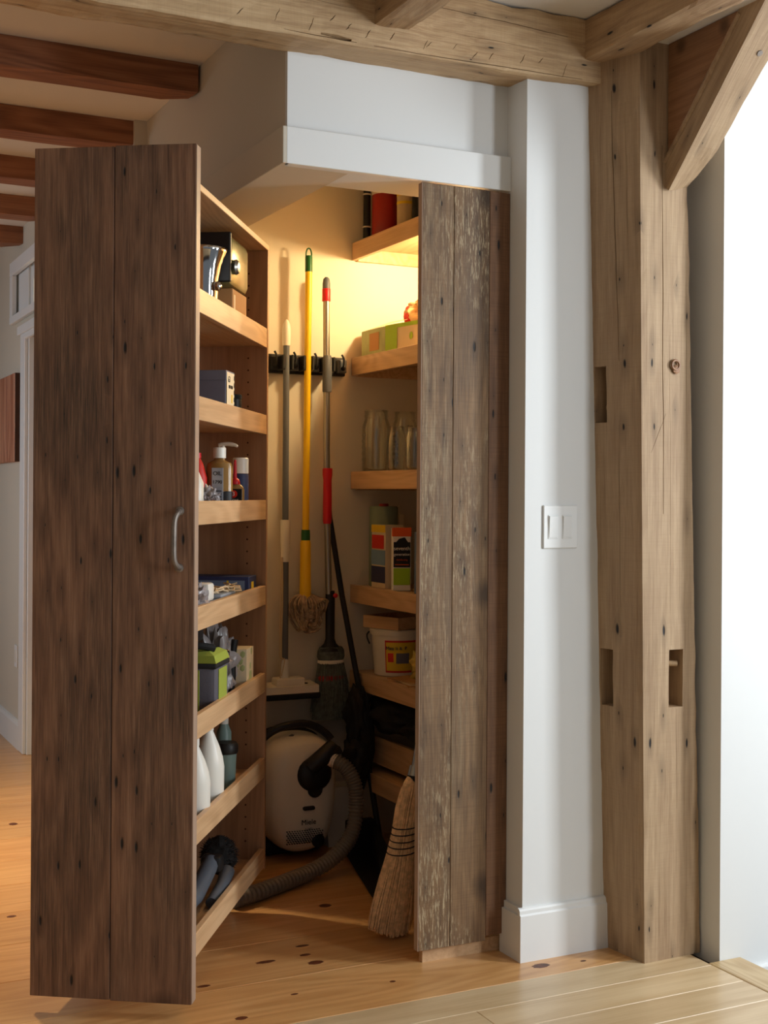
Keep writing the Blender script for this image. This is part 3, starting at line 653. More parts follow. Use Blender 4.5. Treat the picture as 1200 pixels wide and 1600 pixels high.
g = G().lathe([(.044, .735), (.052, .722), (.054, .70), (.048, .684)], (.024, 0, 0), 26, sy=.6)
g.obj('cap', 'broomgrey', t, smooth=True)
G().lathe([(.049, .688), (.052, .684), (.052, .678), (.049, .674)], (.024, 0, 0), 26, sy=.6).obj('tie', 'cream_plastic', t, smooth=True, label='pale tie band')
G().lathe([(.0555, .632), (.060, .626), (.060, .618), (.0565, .612)], (.024, 0, 0), 26, sy=.56).obj('stitch_band', 'darkred', t, smooth=True)
g = G().lathe([(.046, .685), (.054, .62), (.064, .54), (.074, .47)], (.024, 0, 0), 26, sy=.5); random.seed(5)
for k in range(260):
    a = 2 * PI * k / 260; q = random.uniform(.75, 1.05)
    top = Vector((.024 + .047 * math.cos(a) * q, .027 * math.sin(a) * q, .685)); wv = random.uniform(-.006, .006)
    ex = math.cos(a)
    ln = .505 - .03 * ex if ex < .3 else .465
    bot = Vector((.024 + .002 + .079 * math.cos(a) * q, .038 * math.sin(a) * q, random.uniform(.0, .02) + (.47 + .0 * ex if ex > -.7 else .495)))
    m1 = top.lerp(bot, .4) + Vector((wv, -.004, 0)); m2 = top.lerp(bot, .75) + Vector((-wv, -.003, 0))
    g.tube([top, m1, m2, bot], [.0018, .0022, .0022, .0012], 4)
g.obj('bristles', 'broomgrey', t, kind='stuff')
# black long-handled dustpan leaning
t = thing('long_handled_dustpan', 'black lobby dustpan with tall pole leaning in the corner', 'dustpan')
G().tube([(1.943, 4.425, 1.225), (1.985, 4.40, .93), (2.035, 4.34, .56), (2.045, 4.30, .34), (2.06, 4.22, .06)], .0105, 12).obj('pole', 'black', t, smooth=True)
G().lathe([(.013, 0), (.015, .01), (.012, .04), (.006, .05)], (1.942, 4.428, 1.20), 12).obj('tip', 'black', t, smooth=True)
G().rings([[(1.80, 3.73, .004), (1.93, 3.74, .004), (2.035, 4.2, .004), (1.93, 4.22, .004)], [(1.796, 3.725, .012), (1.934, 3.735, .012), (2.04, 4.2, .014), (1.925, 4.22, .014)]]).obj('pan', 'black', t)
G().box(1.93, 2.035, 4.2, 4.24, .004, .13, .006).rings([[(1.922, 3.95, .012), (1.945, 3.78, .012), (2.036, 4.2, .012), (2.02, 4.2, .012)], [(1.93, 3.95, .03), (1.95, 3.78, .016), (2.038, 4.2, .11), (2.022, 4.2, .11)]]).obj('pan_wall', 'black', t)
# black bundle hung on the wall, black bag on the bottom shelf
g = G().blob((2.005, 4.30, .46), (.042, .05, .13), 4, .25, 4).blob((1.985, 4.27, .33), (.045, .05, .085), 8, .2, 4).blob((2.03, 4.29, .40), (.035, .04, .16), 3, .2, 3)
tag(g.obj('black_bundle', 'black_rubber', smooth='all'), 'black cloth bundle hanging in the corner behind the hose', 'bundle')
g = G().blob((2.17, 4.22, .495), (.13, .18, .075), 14, .15, 4).blob((2.16, 3.95, .47), (.10, .16, .055), 2, .2, 4)
tag(g.obj('black_bag', 'black_rubber', smooth='all'), 'slumped black bag under the lowest right shelves', 'bag')
g = G().rings([[(1.965 + sx * w, 4.40 + sy * .045, z) for sx, sy in ((-1, -1), (1, -1), (1, 1), (-1, 1))] for z, w in ((.002, .046), (.215, .062), (.22, .062))])
tag(g.obj('waste_bin', 'white_plastic'), 'small pale bin behind the vacuum hose', 'bin')
# straw broom in front
t = thing('straw_broom', 'natural straw broom standing behind the closed plank door', 'broom', (1.684, 3.395, 0))
top = Vector((.106, .045, .44)); foot = Vector((0, 0, .004)); ax = (top - foot).normalized(); side = Vector((1, 0, 0)); side = (side - ax * side.dot(ax)).normalized(); dep = ax.cross(side)
def bp_(h, u, v): return foot + ax * h + side * u + dep * v
prof = [(.0, .058, .024), (.06, .062, .028), (.15, .055, .030), (.235, .043, .027), (.30, .038, .025), (.37, .0395, .026), (.425, .032, .024), (.447, .021, .019), (.455, .018, .017)]
def pw(h):
    for (a, b, c), (a1, b1, c1) in zip(prof, prof[1:]):
        if h <= a1: k = (h - a) / (a1 - a); return b + (b1 - b) * k, c + (c1 - c) * k
    return prof[-1][1:]
g = G().rings([[bp_(h + .02, .9 * w_ * math.cos(i * PI / 12), .9 * d_ * math.sin(i * PI / 12)) for i in range(24)] for h, w_, d_ in prof]); random.seed(11)
for k in range(520):
    a = 2 * PI * random.random(); q = random.uniform(.9, 1.04); P = []; R = []
    j = random.uniform(-.008, .008); tw = random.uniform(-.05, .05)
    h0 = random.uniform(-.0, .02) + .014 * abs(math.cos(a)) if random.random() < .9 else .04
    for h in (h0, .08, .16, .235, .30, .37, .425, .452):
        w_, d_ = pw(h); aa = a + tw * (1 - h / .45); e = j * max(0, (.2 - h) / .2)
        P.append(bp_(h, q * w_ * math.cos(aa) + e, q * d_ * math.sin(aa))); R.append(.0012 if h < .05 else .0017)
    g.tube(P, R, 4)
g.obj('bristles', 'straw', t, kind='stuff')
for i, h in enumerate((.322, .303, .285, .267, .248)):
    w_, d_ = pw(h); P = [bp_(h + .012 * math.cos(a) + (-.022 if i > 1 else -.016) * math.sin(-a) * .4, (w_ + .003) * math.cos(a), (d_ + .003) * math.sin(a)) for a in [2 * PI * k / 28 for k in range(29)]]
    G().tube(P, .0019, 6).obj('stitching_cord', 'darkcord', t, smooth='all')
G().tube([bp_(.445, 0, 0), bp_(.47, 0, 0)], [.021, .020], 18).obj('neck_band', 'black_rubber', t, smooth=True, label='black band at the neck')
G().tube([bp_(.468, 0, 0), bp_(.498, 0, 0)], [.0205, .0185], 18).obj('ferrule', 'steel', t, smooth=True, label='silver ferrule')
G().tube([bp_(.495, 0, 0), bp_(.62, 0, 0), bp_(1.25, 0, 0)], .0125, 14).obj('pole', 'steel', t, smooth=True)

# ================================================================ VACUUM CLEANER
v = thing('vacuum_cleaner', 'cream canister vacuum standing on end under the mops', 'vacuum', (1.765, 4.30, 0))
out = [(-.142, .20), (-.146, .30), (-.145, .355), (-.125, .40), (-.095, .428), (-.05, .442), (0, .446), (.05, .440), (.09, .425), (.118, .395), (.130, .34), (.132, .26), (.125, .17), (.110, .10), (.085, .055), (.045, .034), (0, .028), (-.045, .034), (-.085, .06), (-.115, .11)]
out = smooth_path([(x, 0, z) for x, z in out] + [(out[0][0], 0, out[0][1])], 3)[:-1]
cz = .24
def vs(k, y, dz=0): return [(p.x * k, y, cz + (p.z - cz) * (1 - (1 - k) * .75) + dz) for p in out]
G().rings([vs(.96, .10), vs(1.0, .06), vs(1.0, -.01), vs(.975, -.045), vs(.92, -.072), vs(.80, -.092), vs(.6, -.104), vs(.3, -.110), vs(.06, -.112)]).obj('body', 'cream_plastic', v, smooth='all')
G().rings([vs(.99, .145), vs(1.045, .12), vs(1.05, .07), vs(1.0, .045)]).box(-.13, .12, .03, .12, .003, .06, .02).obj('bumper_base', 'black_rubber', v, smooth=True, label='black bumper base')
G().tube(smooth_path([(-.150, .03, .36), (-.135, .0, .425), (-.08, -.02, .468), (0, -.03, .482), (.06, -.03, .468), (.10, -.04, .44), (.115, -.05, .42)], 6), [.014] * 37, 10).obj('carry_handle', 'black', v, smooth=True, label='black curved carrying handle')
G().rings([[(x, -.03 + .0 * x, z) for x, z in ((-.10, .415), (-.07, .385), (.02, .395), (.04, .425), (-.03, .447))], [(x, -.08, z) for x, z in ((-.09, .405), (-.065, .385), (.01, .392), (.03, .41), (-.03, .425))]]).obj('top_panel', 'grey_plastic', v)
G().blob((.025, -.108, .315), (.066, .025, .062), 1, .0, 3).rings([[(.025 + .028 * math.cos(a), -.118, .262 + .028 * math.sin(a) * 1.0) for a in [2 * PI * i / 16 for i in range(16)]], [(.025 + .024 * math.cos(a), -.09, .262 + .026 * math.sin(a)) for a in [2 * PI * i / 16 for i in range(16)]]]).obj('port_cover', 'black', v, smooth=True, label='black hose port cover')
G().tube([(.0, -.13, .345), (.045, -.15, .385), (.085, -.14, .415)], [.030, .032, .028], 12).box(.02, .11, -.165, -.11, .372, .402, .006, rot=Matrix.Rotation(-.42, 3, 'Y')).obj('elbow', 'black', v, smooth=True)
G().box(-.02, .025, -.123, -.105, .192, .206, .006).obj('slot', 'ink', v)
text('Miele', .026, (.002, -.1155, .150), 0, 'ink', v, .0006)
text('S 247 i', .011, (.004, -.1150, .126), 0, 'grey_plastic', v, .0004)
g = G()
for i in range(15):
    for j in range(7):
        xx = -.075 + i * .0092 + (j % 2) * .0046; zz = .078 + j * .0072
        if abs((xx + .012) / .072) ** 4 + abs((zz - .1) / .028) ** 4 < 1: g.box(xx - .0016, xx + .0016, -.1150 + abs(xx) * .10, -.100, zz - .0014, zz + .0014)
g.obj('vent_grille', 'ink', v, kind='stuff')
dl = G().lathe([(.024, 0), (.024, .012), (.018, .016)], n=20).obj('dial', 'black', v, smooth=True)
dl.location = (.045, -.090, .078); dl.rotation_euler = (PI / 2, 0, 0)
hp = smooth_path([(.075, -.155, .37), (.11, -.19, .345), (.134, -.21, .29), (.136, -.22, .22), (.115, -.24, .14), (.07, -.26, .09), (.0, -.28, .052), (-.09, -.31, .032), (-.19, -.36, .029), (-.30, -.42, .029), (-.40, -.46, .029)], 26)
rr = [0.0255 + 0.0028 * math.sin(i * 2 * PI / 4) for i in range(len(hp))]
G().tube(hp, rr, 12).obj('hose', 'hose', v, smooth='all', label='ribbed grey suction hose')
G().tube([(.05, -.145, .385), (.082, -.162, .365)], [.027, .025], 14).obj('hose_cuff', 'cream_plastic', v, smooth=True)

# ================================================================ ITEMS ON THE OPEN DOOR'S SHELVES (local frame of the door)
def item(name, label, cat, x, y, z, rz=0, group=None):
    p = L2W(x, y, z); return thing(name, label, cat, p, TH + rz, group)
def lathe_obj(name, mat, t, prof, n=24, sm=True, **k): return G().lathe(prof, n=n, **{a: b for a, b in k.items() if a in ('sx', 'sy', 'c')}).obj(name, mat, t, smooth=sm)
S = [z - .037 for z in Lz]
# top shelf
t = item('steel_pitcher', 'shiny chrome pitcher at the front of the top rack shelf', 'pitcher', -.078, .36, S[0])
G().lathe([(.040, 0), (.042, .01), (.040, .06), (.042, .11), (.050, .15), (.062, .185), (.066, .195), (.062, .197), (.045, .155), (.037, .11), (.035, .02), (.001, .012)], n=36, cap=False).obj('body', 'chrome', t, smooth='all')
G().torus((-.055, 0, .11), .035, .006, 'y', 16, 8, PI / 2, PI * 1.5).obj('handle', 'chrome', t, smooth=True)
G().blob((.046, -.02, .09), (.012, .012, .014), 1, 0, 2).obj('knob', 'chrome', t, smooth=True)
t = item('cardboard_box', 'tan cardboard box under the olive tin', 'box', -.085, .56, S[0])
G().box(-.085, .062, -.085, .085, 0, .106, .002).obj('carton', 'cardboard', t)
G().box(.0621, .0625, -.07, -.055, 0.01, .09).obj('tape', 'label', t)
t = item('olive_tin', 'large olive metal tin with dark lid on a cardboard box', 'tin', -.085, .54, S[0] + .107)
G().box(-.10, .068, -.11, .11, 0, .145, .02).obj('body', 'olive', t, smooth=True)
G().box(-.102, .069, -.121, -.108, .008, .148, .004).obj('lid', 'black', t)
kn = G().lathe([(.020, 0), (.022, .008), (.016, .016), (.008, .018)], n=20).obj('knob', 'steel', t, smooth=True); kn.location = (.068, -.08, .055); kn.rotation_euler = (0, PI / 2, 0)
# second shelf
t = item('grey_carton', 'blue-grey lidded carton with cream end label', 'box', -.093, .405, S[1])
G().box(-.085, .080, -.045, .045, 0, .106, .001).obj('carton', 'greycarton', t)
G().box(-.087, .082, -.047, .047, .104, .132, .001).obj('lid', 'greycarton', t)
G().box(.0822, .0828, -.043, .043, .004, .128).obj('label', 'label', t)
text('63', .024, (.0832, -.018, .108), PI / 2, 'ink', t); text('000 000', .014, (.0832, 0, .088), PI / 2, 'ink', t)
G().box(.083, .0833, .008, .02, .045, .068).obj('mark', 'yellowlab', t)
g = G(); [g.box(.083, .0834, .036, .042, .01 + .02 * k, .022 + .02 * k) for k in range(6)]; g.obj('print', 'ink', t)
t = item('dark_canister', 'small dark canister behind the grey carton', 'canister', -.036, .56, S[1])
lathe_obj('body', 'black', t, [(.019, 0), (.02, .004), (.02, .066)]); lathe_obj('lid', 'black_rubber', t, [(.0205, .067), (.0205, .078), (.018, .08)])
# third shelf
t = item('lotion_bottle', 'clear pump-style bottle of dark liquid with silver label', 'bottle', -.052, .45, S[2])
G().lathe([(.036, 0), (.038, .006), (.038, .062)], n=24, sy=.55).obj('liquid', 'ink', t, smooth=True)
G().lathe([(.0382, .063), (.0382, .128), (.034, .142), (.016, .15), (.015, .155)], n=24, sy=.55).obj('bottle', 'amber', t, smooth=True)
lathe_obj('cap', 'white_plastic', t, [(.018, .156), (.018, .184), (.016, .186)])
G().box(-.016, .016, -.0235, -.0195, .012, .128).obj('label', 'silver_label', t)
text('OIL', .016, (0, -.0240, .112), 0, 'ink', t); text('1790', .014, (0, -.0240, .088), 0, 'ink', t)
g = G(); [g.box(-.012, .012, -.0242, -.0234, .022 + .008 * k, .0245 + .008 * k) for k in range(6)]; g.obj('print', 'ink', t)
t = item('white_spray_can', 'dark can with white cap behind the red-tipped bottle', 'can', -.040, .655, S[2])
lathe_obj('can', 'navy', t, [(.024, 0), (.024, .11), (.022, .115)]); lathe_obj('cap', 'white_plastic', t, [(.0235, .116), (.0235, .16), (.021, .163)])
t = item('pump_dispenser', 'white pump spout sticking up behind the silver-labelled bottle', 'bottle', -.070, .56, S[2])
lathe_obj('body', 'cream_plastic', t, [(.024, 0), (.025, .12), (.02, .14), (.012, .15)]); G().tube([(0, 0, .15), (0, 0, .195)], .006, 10).tube(smooth_path([(-.012, 0, .196), (.01, -.002, .200), (.035, -.005, .197), (.045, -.006, .192)], 4), [.006, .0065, .0065, .006, .006, .006, .006, .006, .005, .005, .0045, .004, .003][:13], 8).obj('spout', 'cream_plastic', t, smooth=True)
t = item('oil_bottle', 'small oil bottle with red pointed cap and red round logo', 'bottle', -.030, .545, S[2])
G().lathe([(.026, 0), (.0275, .004), (.0275, .066), (.024, .076), (.014, .084)], n=24, sy=.55).obj('bottle', 'amber', t, smooth=True)
lathe_obj('cap', 'red', t, [(.014, .083), (.015, .088), (.012, .097), (.0055, .102), (.004, .14), (.0035, .152), (.001, .154)], 16)
G().box(-.024, .024, -.0168, -.0155, .030, .070).obj('black_label', 'ink', t); G().box(-.024, .024, -.0166, -.0153, .004, .030).obj('white_label', 'label', t)
G().rings([[(.011 * math.cos(a), yy, .055 + .011 * math.sin(a)) for a in [2 * PI * i / 20 for i in range(20)]] for yy in (-.0178, -.0168)]).obj('logo', 'redprint', t)
text('3', .017, (0, -.0184, .055), 0, 'whiteink', t); text('IN-ONE', .0085, (0, -.0175, .037), 0, 'whiteink', t)
G().box(-.022, .022, -.0174, -.0165, .013, .020).obj('stripe', 'yellowlab', t)
t = item('red_jug', 'red plastic bottle at the left end of the third rack shelf', 'bottle', -.112, .43, S[2])
G().lathe([(.028, 0), (.03, .01), (.03, .10), (.018, .14), (.010, .155)], n=20, sy=.8).obj('body', 'redprint', t, smooth=True); lathe_obj('cap', 'red', t, [(.012, .155), (.012, .17)])
t = item('white_jug', 'white slope-shouldered bottle next to the door planks, third rack shelf', 'bottle', -.098, .34, S[2])
G().lathe([(.028, 0), (.03, .01), (.03, .085), (.012, .125), (.009, .13)], n=20, sy=.8).obj('body', 'cream_plastic', t, smooth=True); lathe_obj('cap', 'cream_plastic', t, [(.011, .13), (.011, .145)])
t = item('plastic_bag', 'crumpled clear plastic bag in front of the silver-labelled bottle', 'bag', -.062, .375, S[2] + .03)
G().blob((0, 0, .004), (.028, .028, .034), 6, .35, 4, 12).obj('film', 'clearbag', t)
# fourth shelf
t = item('blue_box', 'long flat navy and blue box lying at the back of fourth rack shelf', 'box', -.11, .745, S[3])
G().box(-.16, .088, -.05, .05, 0, .072, .002).obj('carton', 'navy', t)
G().box(-.13, .075, -.0512, -.050, .008, .060).obj('front_panel', 'bluegrey', t); G().box(.0885, .089, -.02, .01, .02, .055).obj('mark', 'yellowlab', t); G().box(.02, .026, -.0516, -.0505, .01, .06).obj('stripe', 'yellowlab', t)
t = item('power_adapter', 'pale grey block adapter on the fourth rack shelf', 'adapter', -.055, .30, S[3] + .03)
G().box(-.025, .022, -.03, .03, 0, .05, .008).obj('body', 'white_plastic', t, smooth=True)
G().box(-.08, -.018, -.05, .10, -.03, -.001, .006).obj('stand', 'greycarton', t)
t = item('flat_device', 'flat grey device with tangled beige cord', 'device', -.045, .46, S[3])
G().box(-.05, .022, -.09, .10, 0, .03, .006).box(-.04, .018, -.08, .09, .03, .042, .004).obj('body', 'silver_label', t, smooth=True)
g = G(); random.seed(9)
for k in range(7):
    P = [(random.uniform(-.03, .022), -.10 + .03 * i + random.uniform(-.01, .01), .045 + random.uniform(0, .018)) for i in range(8)]
    g.tube(smooth_path(P, 5), .0022, 6)
g.obj('cord', 'beige', t, smooth='all')
t = item('blue_clip_bag', 'small bag of blue clips nearest the door planks', 'bag', -.045, .14, S[3])
G().blob((0, .03, .04), (.03, .06, .045), 3, .3, 4, 10).obj('bag', 'clearbag', t)
g = G(); [g.tube([(-.01 + .012 * k, -.02 + .02 * k, .03), (.012 - .004 * k, .0 + .02 * k, .085)], .003, 6) for k in range(4)]; g.obj('clip', 'navy', t)
t = item('cord_coil', 'loose beige cord coil beside the blue box', 'cord', -.05, .60, S[3])
g = G(); [g.torus((0, 0, .02 + .006 * k), .026 - .002 * (k % 3), .003, 'z', 20, 6) for k in range(6)]; g.obj('coil', 'beige', t, smooth='all')
# fifth shelf
t = item('lunch_cooler', 'grey and lime green soft cooler bag with black zip', 'cooler', -.11, .355, S[4])
G().box(-.09, .095, -.075, .075, 0, .145, .02).obj('body', 'greycloth', t, smooth=True)
G().box(.0955, .0975, -.050, .038, .004, .118, .001).box(-.05, .05, -.0775, -.0755, .004, .118, .001).obj('green_panel', 'limecloth', t)
G().box(-.092, .097, -.078, .077, .120, .136, .006).obj('zip_band', 'black_rubber', t, smooth=True)
G().rings([[(-.09, -.075, .136), (.095, -.075, .136), (.095, .075, .136), (-.09, .075, .136)], [(-.088, -.07, .152), (.088, -.07, .156), (.088, .07, .156), (-.088, .07, .152)], [(-.075, -.05, .160), (.07, -.05, .166), (.07, .05, .166), (-.075, .05, .160)]]).obj('lid', 'limecloth', t)
G().tube(smooth_path([(-.08, -.05, .168), (-.02, -.055, .176), (.04, -.05, .180), (.08, -.03, .172)], 5), .010, 8).obj('strap', 'black_rubber', t, smooth=True)
t = item('black_pouch', 'black zipped pouch with white marks on top of the cooler', 'pouch', -.12, .34, S[4] + .187)
G().box(-.085, .045, -.04, .04, 0, .055, .008).obj('pouch', 'black', t, smooth=True)
G().box(-.006, .0, -.0412, -.040, .012, .04).obj('mark', 'whiteink', t)
t = item('grey_plastic_sack', 'crumpled grey plastic sack behind the cooler bag', 'bag', -.075, .53, S[4])
G().blob((0, 0, .10), (.05, .06, .105), 17, .3, 4, 8).obj('film', 'clearbag', t, smooth=True)
t = item('hand_tool', 'black and chrome hand tool standing behind the cooler bag', 'tool', -.035, .545, S[4])
G().tube(smooth_path([(0, -.02, 0), (.004, -.01, .06), (.002, 0, .12), (.006, .01, .17)], 4), .009, 8).obj('handle', 'black', t, smooth=True)
G().tube([(-.012, -.03, .02), (-.014, -.03, .13)], .006, 8).torus((-.012, -.03, .135), .010, .003, 'y', 14, 6).obj('shaft', 'chrome', t, smooth=True)
t = item('green_dotted_box', 'white box with green leaf dots at the far end of fifth shelf', 'box', -.048, .70, S[4])
G().box(-.045, .030, -.045, .045, 0, .13, .001).obj('carton', 'label', t)
g = G(); random.seed(2)
for k in range(9):
    g.blob((random.uniform(-.035, .02), -.045, random.uniform(.02, .12)), (.009, .0012, .011), k, 0, 1); g.blob((.030, random.uniform(-.035, .035), random.uniform(.02, .12)), (.0012, .010, .013), k, 0, 1)
g.obj('dots', 'palegreen', t)
# sixth shelf
for nm, lab, x, y, h in (('detergent_jug', 'white detergent jug nearest the door planks', -.052, .20, .205), ('detergent_jug', 'taller white detergent jug behind the first one', -.058, .37, .215)):
    t = item(nm, lab, 'jug', x, y, S[5], group='white detergent jugs')
    k = h / .205
    G().lathe([(.040, 0), (.043, .006), (.044, .10 * k), (.040, .125 * k), (.030, .155 * k), (.018, .182 * k), (.012, .195 * k)], n=28, sy=.95, sx=1).obj('body', 'white_plastic', t, smooth=True)
    lathe_obj('cap', 'white_plastic', t, [(.014, .195 * k), (.014, .205 * k + .008), (.012, .215 * k)], 18)
    G().torus((-.012, -.028, .12 * k), .022, .006, 'x', 14, 8, -PI / 2, PI / 2).obj('handle', 'white_plastic', t, smooth=True)
t = item('lidded_jar', 'cloudy teal jar with dark screw lid', 'jar', -.055, .56, S[5])
lathe_obj('jar', 'teal', t, [(.024, 0), (.026, .005), (.030, .105)]); lathe_obj('lid', 'black', t, [(.033, .105), (.035, .11), (.035, .128), (.030, .136)])
t = item('teal_bottle', 'pale teal capped bottle standing behind the lidded jar', 'bottle', -.082, .64, S[5])
lathe_obj('bottle', 'teal', t, [(.022, 0), (.022, .15), (.012, .175)]); lathe_obj('cap', 'white_plastic', t, [(.013, .175), (.013, .195)])
t = item('label_bottle', 'dark-labelled bottle tucked between the white jugs', 'bottle', -.075, .285, S[5])
lathe_obj('bottle', 'black', t, [(.018, 0), (.018, .14), (.009, .17)])
# bottom shelf
t = item('dust_brush', 'round black bristle brush attachment in the bottom rack shelf', 'brush', -.085, .60, S[6])
g = G().blob((0, 0, .075), (.05, .05, .055), 5, .1, 3)
random.seed(4)
for k in range(380):
    d_ = Vector((random.gauss(0, 1), random.gauss(0, 1), random.gauss(0, 1))).normalized(); c_ = Vector((0, 0, .075)); p = c_ + Vector((d_.x * .05, d_.y * .05, d_.z * .05))
    if d_.z > -.6: g.tube([p * 1.0, c_ + d_ * .059 + Vector((random.uniform(-.004, .004), 0, 0))], [.0014, .0006], 3)
g.obj('bristles', 'black_rubber', t, kind='stuff')
t = item('floor_nozzle', 'slate grey vacuum nozzle lying in the bottom rack shelf', 'nozzle', -.07, .33, S[6])
G().tube(smooth_path([(-.01, -.19, .03), (.0, -.08, .05), (.0, .04, .075), (-.002, .13, .095)], 5), [.020] * 6 + [.024] * 10, 12).obj('tube', 'slate', t, smooth=True)
G().box(-.03, .03, .11, .16, .07, .115, .01).obj('head', 'black', t, smooth=True)
t = item('crevice_tool', 'short grey crevice nozzle in front of the round brush', 'nozzle', -.04, .44, S[6])
G().tube([(0, -.10, .018), (0, .02, .03), (0, .08, .055)], [.016, .018, .022], 12).obj('tube', 'slate', t, smooth=True)
t = item('black_case', 'black box with grey rim standing behind the grey nozzle', 'box', -.13, .25, S[6])
G().box(-.04, .045, -.05, .05, 0, .15, .004).obj('case', 'black', t); G().box(-.042, .047, -.052, .052, .15, .16, .003).obj('rim', 'slate', t)

# ================================================================ ITEMS ON THE FIXED CORNER SHELVES (world frame)
Z0, Z1, Z2, Z3, Z4 = 2.245, 1.811, 1.382, 0.955, 0.632
t = thing('black_torch', 'slim black torch with brass rings at the left of top shelf', 'torch', (2.089, 4.42, Z0))
lathe_obj('barrel', 'black', t, [(.013, 0), (.014, .004), (.014, .26), (.012, .265)], 16)
for z in (.062, .185): G().torus((0, 0, z), .0150, .003, 'z', 16, 6).obj('ring', 'cream_plastic', t, smooth=True)
t = thing('red_canister', 'red canister with cream band standing on the top shelf', 'canister', (2.143, 4.37, Z0))
lathe_obj('body', 'darkred', t, [(.048, 0), (.051, .005), (.051, .235), (.045, .25), (.02, .262)], 32); lathe_obj('band', 'cream_plastic', t, [(.0518, .176), (.0522, .178), (.0522, .190), (.0518, .192)], 32)
t = thing('grey_canister', 'pale grey canister with yellow rings beside the red canister', 'canister', (2.165, 4.25, Z0))
lathe_obj('body', 'beige', t, [(.030, 0), (.031, .004), (.031, .24), (.028, .245)], 24)
for z in (.120, .150): lathe_obj('ring', 'yellowlab', t, [(.0314, z), (.0318, z + .002), (.0318, z + .008), (.0314, z + .01)], 24)
t = thing('black_bottle', 'thin black bottle at the right of the top shelf', 'bottle', (2.152, 4.13, Z0))
lathe_obj('bottle', 'black', t, [(.018, 0), (.019, .004), (.019, .2), (.010, .23), (.009, .25)], 18)
# tissue box
t = thing('tissue_box', 'lime green and white open carton on the second shelf', 'box', (2.12, 4.235, Z1), 0)
G().rings([[(2.075 - 2.12, 4.43 - 4.235, z), (2.075 - 2.12, 4.225 - 4.235, z), (2.115 - 2.12, 4.0 - 4.235, z), (2.30 - 2.12, 4.08 - 4.235, z), (2.30 - 2.12, 4.44 - 4.235, z)] for z in (0, .10)]).obj('carton', 'label', t)
def skew_panel(name, mat, a, b, z0, z1, parent, out_=.001):
    A, B = Vector((a[0], a[1], 0)), Vector((b[0], b[1], 0)); n = Vector(((B - A).y, -(B - A).x, 0)).normalized()
    if n.x > 0: n = -n
    g = G().rings([[A + n * o + Vector((0, 0, z)) for o, z in ((0, z0), (out_, z0), (out_, z1), (0, z1))], [B + n * o + Vector((0, 0, z)) for o, z in ((0, z0), (out_, z0), (out_, z1), (0, z1))]])
    return g.obj(name, mat, parent)
skew_panel('green_side', 'palegreen', (-.046, .19), (-.046, -.01), 0, .10, t)
skew_panel('picture', 'cardboard', (-.0475, .12), (-.0475, .04), .02, .085, t)
skew_panel('lime_panel', 'lime', (-.0465, -.012), (-.034, -.08), 0, .102, t, .0012)
skew_panel('lime_top', 'lime', (-.034, -.08), (-.006, -.235), .088, .102, t, .0012)
G().blob((-.019, -.16, .052), (.002, .014, .014), 1, 0, 2).obj('logo', 'lime', t, smooth=True)
G().rings([[(-.045, .19, .10), (-.045, .02, .10), (.06, .02, .135), (.06, .16, .14)], [(-.045, .19, .1015), (-.045, .02, .1015), (.06, .02, .1365), (.06, .16, .1415)]]).obj('flap', 'label', t)
t = thing('paper_bag', 'crumpled brown paper bag with red end above the green carton', 'bag', (2.26, 4.22, Z1 + .10))
G().blob((0, 0, .062), (.072, .11, .058), 9, .22, 4, 7).obj('bag', 'paperbag', t, smooth=False)
G().blob((-.03, .10, .055), (.03, .03, .045), 3, .1, 3).obj('red_end', 'redprint', t, smooth=True, label='red packet end')
# mason jars
def jar(nm, lab, x, y, r, h):
    t = thing(nm, lab, 'jar', (x, y, Z2), random.random() * 6, 'glass preserving jars on the third shelf')
    nr = r * .80; k = h
    outer = [(r * .85, 0), (r * .97, .006), (r, .014), (r, k * .70), (r * .97, k * .76), (nr, k * .86), (nr, k * .885), (nr + .003, k * .89), (nr + .003, k * .91), (nr, k * .915), (nr, k * .97), (nr + .0025, k * .98), (nr + .0015, k)]
    inner = [(nr - .003, k), (nr - .003, k * .88), (r - .005, k * .76), (r - .004, k * .70), (r - .004, .016), (r * .8, .008), (.001, .007)]
    g = G(); g.lathe([(.001, .003)] + outer + inner, n=32, cap=False); o = g.obj('glass', 'glass', t, smooth='all')
    g = G()
    for i in range(4):
        a = -1.9 + i * .16
        for j in range(5): g.blob((r * math.cos(a), r * math.sin(a), k * (.2 + .1 * j)), (.002, .002, .006), i + j, .3, 1)
    g.obj('embossing', 'glass', t, smooth='all')
    return t
random.seed(6)
jar('mason_jar', 'tall glass preserving jar standing at the left end', 2.117, 4.385, .054, .233)
jar('mason_jar', 'tall glass preserving jar behind the short ones', 2.232, 4.375, .050, .230)
jar('mason_jar_short', 'short glass jar in front, left of the two', 2.118, 4.215, .038, .165)
jar('mason_jar_short', 'short glass jar in front, right by the plank door', 2.125, 4.085, .038, .163)
jar('mason_jar_short', 'short glass jar in the second row between the others', 2.21, 4.24, .038, .165)
